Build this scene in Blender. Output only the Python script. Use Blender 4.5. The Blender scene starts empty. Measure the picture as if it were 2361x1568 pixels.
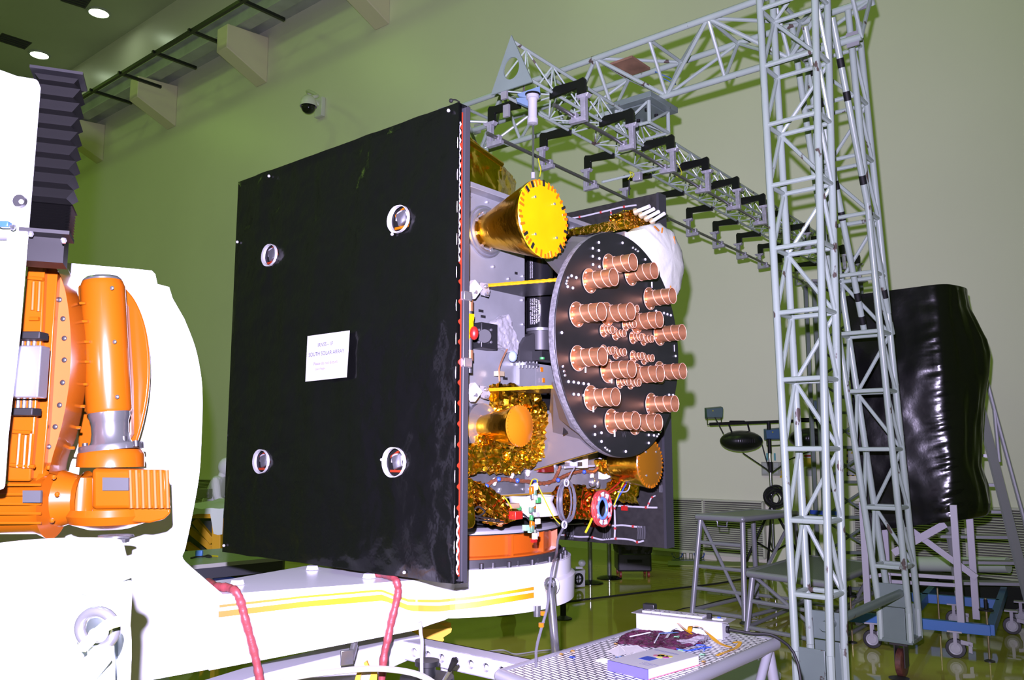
import bpy, bmesh, math, random
from mathutils import Vector, Matrix, noise, geometry
R=random.Random(7)
C=bpy.context.scene.collection
F=1950.0; TH=math.atan(256/F); CT,ST=math.cos(TH),math.sin(TH)
UX=Vector((.766,-.643,0)); VX=Vector((.643,.766,0)); ZX=Vector((0,0,1)); AX=-UX
CAM=Vector((0,0,1.7)); P0=Vector((-.21,3.5,0))
# ---- measuring helpers: a direction seen in the photograph meets a known surface of the place
def ray(px,py):
    x=(px-1180.5)/F; y=(784-py)/F
    return Vector((x,CT-y*ST,ST+y*CT))
def at(px,py,Y): r=ray(px,py); return CAM+r*(Y/r.y)
def G(px,py,z=0.0): r=ray(px,py); return CAM+r*((z-1.7)/r.z)
def PL(px,py,p,n): r=ray(px,py); return CAM+r*((Vector(p)-CAM).dot(n)/r.dot(n))
def S(u,v,z): return P0+UX*u+VX*v+ZX*z
def SU(px,py,u): return PL(px,py,S(u,0,0),UX)
def SV(px,py,v): return PL(px,py,S(0,v,0),VX)
BW=12.5
def WL(px,py,off=0.0): return PL(px,py,VX*(BW-off),VX)
def along_u(base,px,lo=0.0,hi=1.5):
    f=lambda u:(lambda p:(1180.5+F*p.x/(p.y*CT+(p.z-1.7)*ST)))(base+UX*u)-px
    for _ in range(40):
        m=(lo+hi)/2
        if f(m)<0: lo=m
        else: hi=m
    return base+UX*lo
# ---- materials
MATS={}
def mat(name,col,rough=.5,metal=0.0,bump=0.0,bscale=30,var=0.0,vscale=6,emis=None,es=1.0,chips=None,spec=.5,alpha=1,trans=0,coat=0,chipcol=(.07,.05,.04),kind='noise',bdist=.01):
    if name in MATS: return MATS[name]
    m=bpy.data.materials.new(name); m.use_nodes=True; nt=m.node_tree; b=nt.nodes['Principled BSDF']
    b.inputs['Base Color'].default_value=(*col,1); b.inputs['Roughness'].default_value=rough; b.inputs['Metallic'].default_value=metal
    b.inputs['Specular IOR Level'].default_value=spec; b.inputs['Alpha'].default_value=alpha
    b.inputs['Transmission Weight'].default_value=trans; b.inputs['Coat Weight'].default_value=coat
    if emis: b.inputs['Emission Color'].default_value=(*emis,1); b.inputs['Emission Strength'].default_value=es
    N=nt.nodes.new; L=nt.links.new
    tc=N('ShaderNodeTexCoord') if (bump or var or chips) else None
    last=None
    if var:
        n=N('ShaderNodeTexNoise'); n.inputs['Scale'].default_value=vscale; n.inputs['Detail'].default_value=6; L(tc.outputs['Object'],n.inputs['Vector'])
        cr=N('ShaderNodeValToRGB'); cr.color_ramp.elements[0].position=.3; cr.color_ramp.elements[1].position=.7
        cr.color_ramp.elements[0].color=(*[c*(1-var) for c in col],1); cr.color_ramp.elements[1].color=(*[min(1,c*(1+var)) for c in col],1)
        L(n.outputs['Fac'],cr.inputs['Fac']); last=cr.outputs['Color']
    if chips:
        n=N('ShaderNodeTexNoise'); n.inputs['Scale'].default_value=chips[0]; n.inputs['Detail'].default_value=5
        mp=N('ShaderNodeMapping'); mp.inputs['Scale'].default_value=chips[2] if len(chips)>2 else (1,1,1); L(tc.outputs['Object'],mp.inputs['Vector']); L(mp.outputs['Vector'],n.inputs['Vector'])
        cr=N('ShaderNodeValToRGB'); cr.color_ramp.elements[0].position=chips[1]; cr.color_ramp.elements[1].position=chips[1]+.02
        L(n.outputs['Fac'],cr.inputs['Fac']); mx=N('ShaderNodeMix'); mx.data_type='RGBA'
        L(cr.outputs['Color'],mx.inputs['Factor'])
        if last: L(last,mx.inputs[6])
        else: mx.inputs[6].default_value=(*col,1)
        mx.inputs[7].default_value=(*chipcol,1); last=mx.outputs[2]
    if last: L(last,b.inputs['Base Color'])
    if bump:
        n=N('ShaderNodeTexVoronoi' if kind=='voronoi' else 'ShaderNodeTexNoise'); n.inputs['Scale'].default_value=bscale
        if kind!='voronoi': n.inputs['Detail'].default_value=4
        bp=N('ShaderNodeBump'); bp.inputs['Strength'].default_value=bump; bp.inputs['Distance'].default_value=bdist
        L(tc.outputs['Object'],n.inputs['Vector']); L(n.outputs[0],bp.inputs['Height']); L(bp.outputs['Normal'],b.inputs['Normal'])
    MATS[name]=m; return m
# ---- mesh builder
ORG={}
def basis(d):
    d=d.normalized(); a=Vector((0,0,1)) if abs(d.z)<.9 else Vector((1,0,0))
    x=d.cross(a).normalized(); return x,d.cross(x).normalized(),d
class MB:
    def __init__(s): s.v=[];s.f=[];s.m=[];s.cur=0;s.g=[]
    def add(s,vs,fs):
        o=len(s.v); s.v+= [Vector(p) for p in vs]; s.f+=[tuple(i+o for i in f) for f in fs]; s.m+=[s.cur]*len(fs); s.g.append((o,len(s.v),len(s.f)-len(fs),len(s.f))); return s
    def hexa(s,p): # 8 pts: 0-3 bottom loop, 4-7 top loop
        return s.add(p,[(3,2,1,0),(4,5,6,7),(0,1,5,4),(1,2,6,5),(2,3,7,6),(3,0,4,7)])
    def box(s,c,d,X=Vector((1,0,0)),Y=Vector((0,1,0)),Z=ZX):
        c=Vector(c);a,b,e=X*d[0]/2,Y*d[1]/2,Z*d[2]/2
        return s.hexa([c-a-b-e,c+a-b-e,c+a+b-e,c-a+b-e,c-a-b+e,c+a-b+e,c+a+b+e,c-a+b+e])
    def sbox(s,u0,u1,v0,v1,z0,z1):
        return s.hexa([S(u0,v0,z0),S(u1,v0,z0),S(u1,v1,z0),S(u0,v1,z0),S(u0,v0,z1),S(u1,v0,z1),S(u1,v1,z1),S(u0,v1,z1)])
    def tube(s,p,q,r,r2=None,n=8,cap=True):
        p,q=Vector(p),Vector(q); r2=r if r2 is None else r2
        if (q-p).length<1e-6: return s
        x,y,_=basis(q-p); vs=[]
        for c,rr in((p,r),(q,r2)):
            for i in range(n): a=2*math.pi*i/n; vs.append(c+(x*math.cos(a)+y*math.sin(a))*rr)
        fs=[(i,(i+1)%n,n+(i+1)%n,n+i) for i in range(n)]
        if cap: fs+=[tuple(range(n-1,-1,-1)),tuple(range(n,2*n))]
        return s.add(vs,fs)
    def path(s,pts,r,n=6,closed=False):
        pts=[Vector(p) for p in pts]; k=len(pts); vs=[]; px=None
        for i,p in enumerate(pts):
            d=(pts[(i+1)%k]-pts[i-1]) if (closed or 0<i<k-1) else (pts[1]-pts[0] if i==0 else pts[-1]-pts[-2])
            if d.length<1e-9: d=Vector((0,0,1))
            d.normalize()
            if px is None: px=basis(d)[0]
            else:
                px=px-d*px.dot(d); px=px.normalized() if px.length>1e-6 else basis(d)[0]
            y=d.cross(px); rr=r(i/(k-1)) if callable(r) else r
            for j in range(n): a=2*math.pi*j/n; vs.append(p+(px*math.cos(a)+y*math.sin(a))*rr)
        fs=[(i*n+j,i*n+(j+1)%n,((i+1)%k)*n+(j+1)%n,((i+1)%k)*n+j) for i in range(k if closed else k-1) for j in range(n)]
        if not closed: fs+=[tuple(range(n-1,-1,-1)),tuple((k-1)*n+j for j in range(n))]
        return s.add(vs,fs)
    def lathe(s,o,ax,prof,n=32,rad=None,cap=False):
        x,y,d=basis(Vector(ax)); o=Vector(o); vs=[]
        for k,(r,h) in enumerate(prof):
            for i in range(n):
                a=2*math.pi*i/n; rr=r*(rad(a,k) if rad else 1); vs.append(o+d*h+(x*math.cos(a)+y*math.sin(a))*rr)
        fs=[(k*n+i,k*n+(i+1)%n,(k+1)*n+(i+1)%n,(k+1)*n+i) for k in range(len(prof)-1) for i in range(n)]
        if cap: fs+=[tuple(range(n-1,-1,-1)),tuple((len(prof)-1)*n+i for i in range(n))]
        return s.add(vs,fs)
    def prism(s,pts,ext):
        pts=[Vector(p) for p in pts]; n=len(pts); e=Vector(ext)
        return s.add(pts+[p+e for p in pts],[tuple(range(n-1,-1,-1)),tuple(range(n,2*n))]+[(i,(i+1)%n,n+(i+1)%n,n+i) for i in range(n)])
    def torus(s,c,ax,Rr,r,n=32,m=8,a0=0,a1=2*math.pi,ex=1,ey=1,X=None,Y=None):
        if X is None: X,Y,_=basis(Vector(ax))
        full=abs(a1-a0-2*math.pi)<1e-6
        pts=[Vector(c)+X*math.cos(a0+(a1-a0)*i/n)*Rr*ex+Y*math.sin(a0+(a1-a0)*i/n)*Rr*ey for i in range(n if full else n+1)]
        return s.path(pts,r,m,closed=full)
    def ball(s,c,r,n=10,sx=1,sy=1,sz=1,X=Vector((1,0,0)),Y=Vector((0,1,0)),Z=ZX):
        c=Vector(c); h=n//2; vs=[]
        for k in range(h+1):
            t=math.pi*k/h
            for i in range(n): a=2*math.pi*i/n; vs.append(c+X*(r*sx*math.sin(t)*math.cos(a))+Y*(r*sy*math.sin(t)*math.sin(a))+Z*(r*sz*math.cos(t)))
        fs=[(k*n+i,(k+1)*n+i,(k+1)*n+(i+1)%n,k*n+(i+1)%n) for k in range(h) for i in range(n)]
        return s.add(vs,fs)
    def build(s,name,mats,parent=None,smooth=True,ang=40,bev=0,each=False):
        if each and len(s.g)>1:
            for a,b,c,d in s.g:
                m=MB(); m.add(s.v[a:b],[tuple(i-a for i in f) for f in s.f[c:d]]); m.m=s.m[c:d]; o=m.build(name,mats,parent,smooth,ang,bev)
            return o
        me=bpy.data.meshes.new(name); o=bpy.data.objects.new(name,me); C.objects.link(o)
        org=ORG.get(parent.name,Vector()) if parent else Vector()
        me.from_pydata([tuple(v-org) for v in s.v],[],s.f)
        for mt in (mats if isinstance(mats,(list,tuple)) else [mats]): me.materials.append(mt)
        bm=bmesh.new(); bm.from_mesh(me)
        for i,f in enumerate(bm.faces): f.material_index=s.m[i]
        bmesh.ops.remove_doubles(bm,verts=bm.verts,dist=1e-6)
        bmesh.ops.recalc_face_normals(bm,faces=bm.faces); bm.to_mesh(me); bm.free()
        if smooth:
            me.polygons.foreach_set('use_smooth',[True]*len(me.polygons)); me.set_sharp_from_angle(angle=math.radians(ang))
        if bev:
            md=o.modifiers.new('bevel','BEVEL'); md.width=bev; md.segments=2; md.limit_method='ANGLE'
        if parent: o.parent=parent; ORG[o.name]=org
        else: ORG[o.name]=Vector()
        me.update(); return o
def tag(o,label,cat=None,group=None,kind=None):
    if label: o['label']=label
    if cat: o['category']=cat
    if group: o['group']=group
    if kind: o['kind']=kind
    return o
def thing(name,label,cat,loc,group=None):
    o=bpy.data.objects.new(name,None); C.objects.link(o); o.location=loc; o.empty_display_size=.1
    ORG[o.name]=Vector(loc); return tag(o,label,cat,group)
def solo(mb,name,mt,label,cat,loc=None,group=None,**k): # one-mesh thing with its origin at loc
    loc=Vector(loc) if loc is not None else sum(mb.v,Vector())/len(mb.v)
    mb.v=[v-loc for v in mb.v]; o=mb.build(name,mt,None,**k); o.location=loc; ORG[o.name]=loc; return tag(o,label,cat,group)
def copy_tree(o,parent=None):
    c=o.copy(); C.objects.link(c); c.parent=parent
    for ch in [x for x in o.children]: copy_tree(ch,c)
    return c
def crinkle(pts,amp,cuts,seed,mb=None,freq=14):
    """crumpled foil skin over the hull of the points"""
    rr=random.Random(seed); bm=bmesh.new()
    for p in pts: bm.verts.new(p)
    r=bmesh.ops.convex_hull(bm,input=bm.verts)
    bmesh.ops.delete(bm,geom=[g for g in set(r['geom_interior']+r['geom_unused']) if isinstance(g,bmesh.types.BMVert)],context='VERTS')
    bmesh.ops.triangulate(bm,faces=bm.faces)
    for _ in range(cuts):
        L=sorted(e.calc_length() for e in bm.edges); t=L[len(L)//3]
        bmesh.ops.subdivide_edges(bm,edges=[e for e in bm.edges if e.calc_length()>t],cuts=1,use_grid_fill=False)
        bmesh.ops.triangulate(bm,faces=bm.faces)
    bm.normal_update(); off=Vector((seed*3.1,seed*1.7,0))
    ds=[]
    for v in bm.verts:
        n1=noise.noise(v.co*freq+off); n2=noise.noise(v.co*freq*2.7+off)
        ds.append(v.normal*(abs(n1)*-1.6+.4+.5*n2+rr.uniform(-.22,.22))*amp)
    for v,d in zip(bm.verts,ds): v.co+=d
    if amp>=.008:
        bmesh.ops.subdivide_edges(bm,edges=bm.edges[:],cuts=1,smooth=.35)
        bmesh.ops.triangulate(bm,faces=bm.faces[:]); bm.normal_update()
        for v in bm.verts: v.co+=v.normal*noise.noise(v.co*55+off)*amp*.35
    mb=mb or MB(); bm.verts.index_update()
    mb.add([v.co.copy() for v in bm.verts],[tuple(v.index for v in f.verts) for f in bm.faces]); bm.free(); return mb
def smoothpts(pts,k=4):
    pts=[Vector(p) for p in pts]; out=[]
    for i in range(len(pts)-1):
        a,b,c,d=pts[max(i-1,0)],pts[i],pts[i+1],pts[min(i+2,len(pts)-1)]
        for j in range(k):
            t=j/k; out.append(.5*((2*b)+(c-a)*t+(2*a-5*b+4*c-d)*t*t+(3*b-a-3*c+d)*t**3))
    return out+[pts[-1]]
def text(body,name,size,mt,parent,loc,X,Y,align='CENTER'):
    cu=bpy.data.curves.new(name,'FONT'); cu.body=body; cu.size=size; cu.align_x=align; cu.align_y='CENTER'; cu.materials.append(mt)
    o=bpy.data.objects.new(name,cu); C.objects.link(o); o.parent=parent
    X=X.normalized(); Z=X.cross(Y).normalized(); Y=Z.cross(X)
    M=Matrix((X,Y,Z)).transposed().to_4x4(); M.translation=Vector(loc)-ORG.get(parent.name,Vector())
    me=bpy.data.meshes.new_from_object(o); C.objects.unlink(o); bpy.data.objects.remove(o); me.transform(M)
    o=bpy.data.objects.new(name,me); C.objects.link(o); o.parent=parent; return o

# ---- camera, colour, light
cd=bpy.data.cameras.new('camera'); cam=bpy.data.objects.new('camera',cd); C.objects.link(cam)
cd.sensor_width=36; cd.lens=36*F/2361; cam.location=CAM; cam.rotation_euler=(math.pi/2+TH,0,0); cd.clip_end=200; cd.clip_start=.05
bpy.context.scene.camera=cam
vs=bpy.context.scene.view_settings; vs.view_transform='Standard'; vs.look='None'; vs.gamma=1; vs.exposure=0; vs.use_curve_mapping=False
w=bpy.data.worlds.new('world'); bpy.context.scene.world=w; w.use_nodes=True; w.node_tree.nodes['Background'].inputs[0].default_value=(.3,.5,.1,1); w.node_tree.nodes['Background'].inputs[1].default_value=.03
def lamp(name,kind,loc,energy,col,size=.1,rot=(0,0,0),**k):
    l=bpy.data.lights.new(name,kind); l.energy=energy; l.color=col
    if kind=='AREA': l.size=size
    else: l.shadow_soft_size=size
    for a,b in k.items(): setattr(l,a,b)
    o=bpy.data.objects.new(name,l); C.objects.link(o); o.location=loc; o.rotation_euler=rot; return o
fl=lamp('camera_flash','SPOT',(-.06,-.01,1.7+.2),4700,(.74,.64,1.0),.022,(math.pi/2+TH+.08,0,.2),spot_size=math.radians(124),spot_blend=1.0)

# ---- room: its axes are AX (along the long wall) and VX (towards it)
HC=15.93
def RM(a,b,z): return AX*a+VX*b+ZX*z
cream=mat('cream_wall_paint',(.78,.77,.62),.32,spec=.35,var=.03,vscale=.35)
ceilm=mat('ceiling_paint',(.50,.55,.36),.7,var=.05,vscale=.4)
def floor_mat():
    m=mat('olive_epoxy_floor',(.115,.125,.012),.045,spec=.5,coat=0); nt=m.node_tree;b=nt.nodes['Principled BSDF']
    tc=nt.nodes.new('ShaderNodeTexCoord'); n=nt.nodes.new('ShaderNodeTexNoise'); n.inputs['Scale'].default_value=.45; n.inputs['Detail'].default_value=5
    cr=nt.nodes.new('ShaderNodeValToRGB'); cr.color_ramp.elements[0].color=(.30,.295,.022,1); cr.color_ramp.elements[1].color=(.52,.47,.10,1); cr.color_ramp.elements[0].position=.35; cr.color_ramp.elements[1].position=.75
    nt.links.new(tc.outputs['Object'],n.inputs['Vector']); nt.links.new(n.outputs['Fac'],cr.inputs['Fac']); nt.links.new(cr.outputs['Color'],b.inputs['Base Color'])
    n2=nt.nodes.new('ShaderNodeTexNoise'); n2.inputs['Scale'].default_value=2.2; bp=nt.nodes.new('ShaderNodeBump'); bp.inputs['Strength'].default_value=.12; bp.inputs['Distance'].default_value=.01
    nt.links.new(tc.outputs['Object'],n2.inputs['Vector']); nt.links.new(n2.outputs['Fac'],bp.inputs['Height']); nt.links.new(bp.outputs['Normal'],b.inputs['Normal']); return m
A0,A1,B0,B1=-9.0,46.0,-9.0,BW
def slab(name,p,mt,label):
    o=MB().hexa(p).build(name,mt); return tag(o,label,None,None,'structure')
slab('floor',[RM(A0,B0,-.2),RM(A1,B0,-.2),RM(A1,B1+.3,-.2),RM(A0,B1+.3,-.2),RM(A0,B0,0),RM(A1,B0,0),RM(A1,B1+.3,0),RM(A0,B1+.3,0)],floor_mat(),'glossy olive green epoxy floor')
slab('ceiling',[RM(A0,B0,HC),RM(A1,B0,HC),RM(A1,B1+.3,HC),RM(A0,B1+.3,HC),RM(A0,B0,HC+.2),RM(A1,B0,HC+.2),RM(A1,B1+.3,HC+.2),RM(A0,B1+.3,HC+.2)],ceilm,'high green tinted ceiling')
def wall(name,a0,b0,a1,b1,t,lab):
    p=[RM(a0,b0,0),RM(a1,b1,0)]; e=Vector(t); q=[p[0],p[1],p[1]+e,p[0]+e]
    slab(name,q+[x+ZX*HC for x in q],cream,lab)
wall('wall_right',A0,BW,A1,BW,VX*.3,'tall cream wall behind the equipment')
wall('wall_back',A1,B0,A1,B1,AX*.3,'far end wall of the hall')
wall('wall_left',A0,B0,A1,B0,-VX*.3,'long wall on the near side')
wall('wall_front',A0,B0,A0,B1,-AX*.3,'end wall behind the camera')
# hall lamps
lm=mat('lamp_face',(1,1,1),.3,emis=(.82,1,.72),es=14); lr=mat('lamp_rim',(.45,.5,.4),.4)
LG='round downlights in the ceiling'
def dl(p,label):
    t=thing('ceiling_downlight',label,'lamp',p+ZX*0,LG)
    MB().lathe(p,ZX,[(.36,0),(.36,-.04),(.30,-.05),(.30,-.02)],24).build('rim',lr,t)
    MB().lathe(p-ZX*.025,ZX,[(.001,0),(.30,0)],24).build('diffuser',lm,t)
dl(G(228,28,HC),'bright round ceiling downlight, the one nearer the crane rail')
dl(G(91,125,HC),'bright round ceiling downlight above the black bellows')
vm=mat('grille_dark',(.05,.055,.045),.6)
for i,(x0,y0,x1,y1,l) in enumerate(((0,85,62,105,'dark slot grille in the ceiling by the lower downlight'),(150,-8,200,8,'dark slot grille at the top edge of the picture'))):
    a,b=G(x0,y0,HC),G(x1,y1,HC); d=(b-a).normalized(); n=d.cross(ZX)
    mb=MB()
    for k in range(4): mb.box((a+b)/2+n*(-.24+.16*k)-ZX*.02,((b-a).length,.07,.04),d,n)
    mb.box((a+b)/2-ZX*.005,((b-a).length+.1,.75,.01),d,n)
    solo(mb,'ceiling_grille',vm,l,'vent',(a+b)/2,'ceiling grilles')
for a in (4,13,22,32):
    for b in (-3,5):
        lamp('hall_light','AREA',RM(a,b,HC-.4),109,(.56,1.0,.15),2.6,shape='DISK')
# ---- crane rail and corbels on the long wall
corbm=mat('corbel_paint',(.78,.72,.50),.6,var=.04,vscale=.8); railm=mat('crane_rail_steel',(.42,.44,.42),.45,var=.15,vscale=2)
for a,lb in ((14.5,'cream wall corbel cut by the top edge, rightmost in view'),(19.45,'cream wall corbel, the largest whole one in view'),(24.3,'cream wall corbel in the middle of the row'),(29.2,'faint cream wall corbel just right of the black bellows')):
    tag(MB().prism([RM(a-.25,BW,11.65),RM(a-.25,BW-1.25,12.2),RM(a-.25,BW-1.25,12.85),RM(a-.25,BW,12.95)],AX*.5).build('corbel',corbm,bev=.02),lb,'corbel','corbels under the crane rail')
mb=MB()
b=BW-.75
for (w_,z0,z1) in ((.36,12.95,12.99),(.05,12.99,13.45),(.36,13.45,13.5),(.08,13.5,13.62)):
    mb.hexa([RM(5,b-w_/2,z0),RM(40,b-w_/2,z0),RM(40,b+w_/2,z0),RM(5,b+w_/2,z0),RM(5,b-w_/2,z1),RM(40,b-w_/2,z1),RM(40,b+w_/2,z1),RM(5,b+w_/2,z1)])
t=thing('crane_rail_girder','long grey crane girder resting on the wall corbels','girder',RM(20,b,12.95))
mb.build('girder',railm,t)
mb=MB()
for (w0,w1,z0,z1) in ((.2,.75,13.2,13.24),):
    mb.hexa([RM(5,b+w0,z0),RM(40,b+w0,z0),RM(40,b+w1,z0),RM(5,b+w1,z0),RM(5,b+w0,z1),RM(40,b+w0,z1),RM(40,b+w1,z1),RM(5,b+w1,z1)])
mb.build('walkway',railm,t)
blk=mat('black_steel',(.012,.014,.012),.4)
# dark conductor bar with cross arms above the girder
ra=WL(185,228,1.9); rb=WL(560,0,1.9); d=(rb-ra)
t=thing('conductor_bar','thin black bar with short cross arms running above the crane girder','rail',ra)
zc=(ra.z+rb.z)/2; pa=RM(ra.dot(AX),BW-1.9,zc); 
MB().box(RM(22,BW-1.9,zc),(36,.09,.09),AX,VX).build('bar',blk,t)
for (x,y) in ((443,60),(360,110),(281,160),(215,202),(560,-6)):
    p=PL(x,y,VX*(BW-1.9),VX); q=RM(p.dot(AX),0,zc)+VX*(BW-1.95)
    MB().box(q+VX*.6,(.08,1.3,.08),AX,VX).build('cross_arm',blk,t)
# camera dome
wm=mat('white_plastic',(.72,.72,.68),.35); dk=mat('dark_glass',(.01,.01,.012),.06)
p=WL(742,250); t=thing('security_camera','white dome camera on a curved arm high on the wall','camera',p)
k=p.dot(AX)
MB().box(p-VX*.06,(.3,.12,.5),AX,VX).build('mount',wm,t,bev=.02)
c_=WL(711,243,.95)
MB().path(smoothpts([p-VX*.1+ZX*.05,p-VX*.45+ZX*.3,c_+VX*.25+ZX*.32,c_+ZX*.2]),.045,8).build('arm',wm,t)
MB().lathe(c_+ZX*.25,-ZX,[(.02,0),(.1,.02),(.17,.1),(.2,.2),(.2,.28)],20).build('housing',wm,t)
MB().ball(c_-ZX*.04,.17,16).build('dome',dk,t)
# louvre band along the foot of the wall
lv=mat('louvre_paint',(.55,.55,.46),.5); lvd=mat('louvre_shadow_gap',(.035,.035,.03),.8)
def louvre(a0,a1,z0,z1,lab):
    t=thing('wall_louvre',lab,'vent',RM((a0+a1)/2,BW,z0),'louvre panels along the wall foot')
    MB().hexa([RM(a0,BW-.03,z0),RM(a1,BW-.03,z0),RM(a1,BW,z0),RM(a0,BW,z0),RM(a0,BW-.03,z1),RM(a1,BW-.03,z1),RM(a1,BW,z1),RM(a0,BW,z1)]).build('backing',lvd,t)
    mb=MB(); z=z0+.02
    while z<z1-.02:
        mb.hexa([RM(a0,BW-.075,z-.008),RM(a1,BW-.075,z-.008),RM(a1,BW-.03,z),RM(a0,BW-.03,z),RM(a0,BW-.075,z+.002),RM(a1,BW-.075,z+.002),RM(a1,BW-.03,z+.013),RM(a0,BW-.03,z+.013)]); z+=.032
    mb.build('slats',lv,t,smooth=False)
    mb=MB()
    n=max(1,round((a1-a0)/1.0))
    for i in range(n+1): mb.box(RM(a0+(a1-a0)*i/n,BW-.05,(z0+z1)/2),(.03,.08,z1-z0),AX,VX)
    for zz in (z0,z1): mb.box(RM((a0+a1)/2,BW-.05,zz),(abs(a1-a0),.08,.03),AX,VX)
    mb.build('frame',lv,t)
aw=lambda px,py:WL(px,py).dot(AX)
louvre(aw(1763,1152),aw(1500,1148),.1,.93,'grey louvre panel at the wall foot behind the tall step stand')
louvre(aw(2361,1165)-3,aw(2060,1200),.08,.97,'grey louvre panel at the wall foot behind the ladder')
louvre(aw(1997,1155),aw(1971,1155),.12,.98,'narrow grey louvre strip beside the lattice support column')
louvre(12.5,33,.1,.93,'long dark louvre panel at the far left behind the worker')
# ================= satellite =================
alu=mat('brushed_aluminium',(.22,.23,.235),.42,.5,bump=.03,bscale=60,var=.12,vscale=5)
alub=mat('bright_aluminium',(.55,.56,.6),.25,.9,bump=.05,bscale=40)
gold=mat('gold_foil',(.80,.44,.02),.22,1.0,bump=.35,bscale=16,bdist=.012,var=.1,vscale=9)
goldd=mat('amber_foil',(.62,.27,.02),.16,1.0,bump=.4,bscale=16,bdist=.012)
kap=mat('yellow_kapton_film',(.42,.265,.001),.3,0,bump=.15,bscale=9,spec=.45,var=.06,vscale=7)
kapo=mat('orange_kapton_tape',(.33,.10,.003),.25,spec=.6)
kapd=mat('amber_kapton_film',(.15,.06,.003),.35,0,bump=.12,bscale=9,spec=.4)
cop=mat('copper_tube',(.48,.225,.105),.38,.8,var=.12,vscale=40)
copl=mat('copper_edge',(.62,.42,.30),.4,.3)
blkp=mat('black_composite',(.008,.0085,.009),.42,spec=.5,var=.25,vscale=5)
blkm=mat('black_matt',(.006,.006,.006),.6,spec=.3)
cf=mat('carbon_panel',(.012,.0115,.011),.5,spec=.4,var=.3,vscale=30)
whitep=mat('white_paint_satellite',(.20,.20,.20),.5)
gry=mat('honeycomb_edge',(.10,.10,.105),.5,var=.4,vscale=60,bump=.3,bscale=80)
redm=mat('red_plastic',(.25,.008,.006),.4); blum=mat('blue_plastic',(.02,.06,.35),.4); grnm=mat('green_tape',(.03,.2,.05),.5); yelm=mat('yellow_wire',(.35,.33,.01),.4)
wir=mat('white_wire',(.30,.30,.32),.5); tiem=mat('red_tie',(.25,.02,.02),.5); orr=mat('red_orange_seal',(.22,.022,.006),.5)
bolt_m=mat('polished_bolt',(.75,.75,.8),.2,.9)
sat=thing('satellite','box satellite with black covered solar array, gold horns and copper tube antenna','satellite',S(-.8,.85,1.3))
MB().sbox(-1.5,-.42,.12,1.54,1.5,2.86).build('bus_body',mat('black_kapton_wall',(.01,.01,.01),.35),sat)
# aluminium face panels
mb=MB(); mb.sbox(-.185,-.16,.1,.615,1.5,2.9); mb.sbox(-.185,-.16,1.02,1.56,1.5,2.9); mb.sbox(-.185,-.16,.1,1.56,1.5,1.9)
ep=mb.build('equipment_panel',alu,sat,bev=.002)
MB().sbox(-1.5,-.1,.1,1.56,2.88,2.905).build('top_deck',alu,sat,bev=.002)
MB().sbox(-1.5,-.2,.1,1.56,1.48,1.5).build('bottom_deck',alu,sat)
MB().sbox(-.19,-.155,.1,1.56,1.492,1.5).build('panel_edge_tape',mat('gold_edge_tape',(.22,.13,.01),.4,.3),sat)
mb=MB()
for (x,y) in ((1123,466),(1084,453),(1137,615),(1205,637),(1172,643),(1205,748),(1204,692),(1130,1113),(1190,1118),(1205,1128),(1152,1128),(1150,1133),(1345,1137),(1350,1137),(1292,1137),(1298,1137),(1262,1118),(1222,1128)):
    p=SU(x,y,-.16); mb.tube(p,p+UX*.008,.007,n=10)
mb.build('panel_bolt',bolt_m,sat,each=True)
# --- horns
def horn(name,bx,by,mx,r0,r1,lid,ub=-.16,marks=(),dome=.0):
    b=SU(bx,by,ub); m=along_u(b,mx); L=(m-b).length
    h=MB().lathe(b,UX,[(r0*.92,0),(r0,.01),(r0*1.06,L*.12),(r1*.98,L*.93),(r1*1.0,L*.97),(r1,L)],56,rad=lambda a,k:1+(.012*noise.noise(Vector((a*5,k*3.1,r1*50)))) if 0<k<4 else 1).build(name,gold,sat)
    n=48; f=MB(); vs=[m+UX*(.006+dome)]; x,y,_=basis(UX); fs=[]
    rings=(.25,.5,.75,.97,1.0)
    for k,rr in enumerate(rings):
        for i in range(n): a=2*math.pi*i/n; vs.append(m+UX*(.006+dome*(1-rr*rr)+(0 if k<4 else -.006))+(x*math.cos(a)+y*math.sin(a))*r1*rr)
    fs=[(0,1+i,1+(i+1)%n) for i in range(n)]+[(1+k*n+i,1+(k+1)*n+i,1+(k+1)*n+(i+1)%n,1+k*n+(i+1)%n) for k in range(4) for i in range(n)]
    f.add(vs,fs); f.build('horn_cover',lid,h)
    t=MB()
    for i in range(36):
        a=2*math.pi*(i+.2*math.sin(i*5))/36; d=x*math.cos(a)+y*math.sin(a); e=UX.cross(d); ln=.9-.04*((i*7)%3)
        t.hexa([m+UX*.0065+d*r1*ln-e*r1*.03,m+UX*.0065+d*r1*1.004-e*r1*.035,m+UX*.0065+d*r1*1.004+e*r1*.035,m+UX*.0065+d*r1*ln+e*r1*.03]+[m+UX*.0085+d*r1*ln-e*r1*.03,m+UX*.0085+d*r1*1.004-e*r1*.035,m+UX*.0085+d*r1*1.004+e*r1*.035,m+UX*.0085+d*r1*ln+e*r1*.03])
    t.build('cover_tape',kapo,h,each=True)
    if marks:
        t=MB()
        for a in marks:
            a=math.radians(a); q=ZX*math.sin(a)+VX*math.cos(a); e=UX.cross(q)
            t.box(m+UX*.0095+q*r1*.92,(.004,r1*.16,r1*.07),UX,q,e)
        t.build('black_mark',blkm,h,each=True)
    t=MB()
    for a in (50,130,230,320):
        a=math.radians(a); q=ZX*math.sin(a)+VX*math.cos(a); p=m+UX*.008+q*r1*.62; t.tube(p,p+UX*.006,.006,n=10)
    t.build('cover_button',bolt_m,h,each=True)
    return h,b,m
h,b,m=horn('large_horn',1118,535,1252,.078,.175,kap,marks=(92,122,138,30,215,238,318,350))
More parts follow.
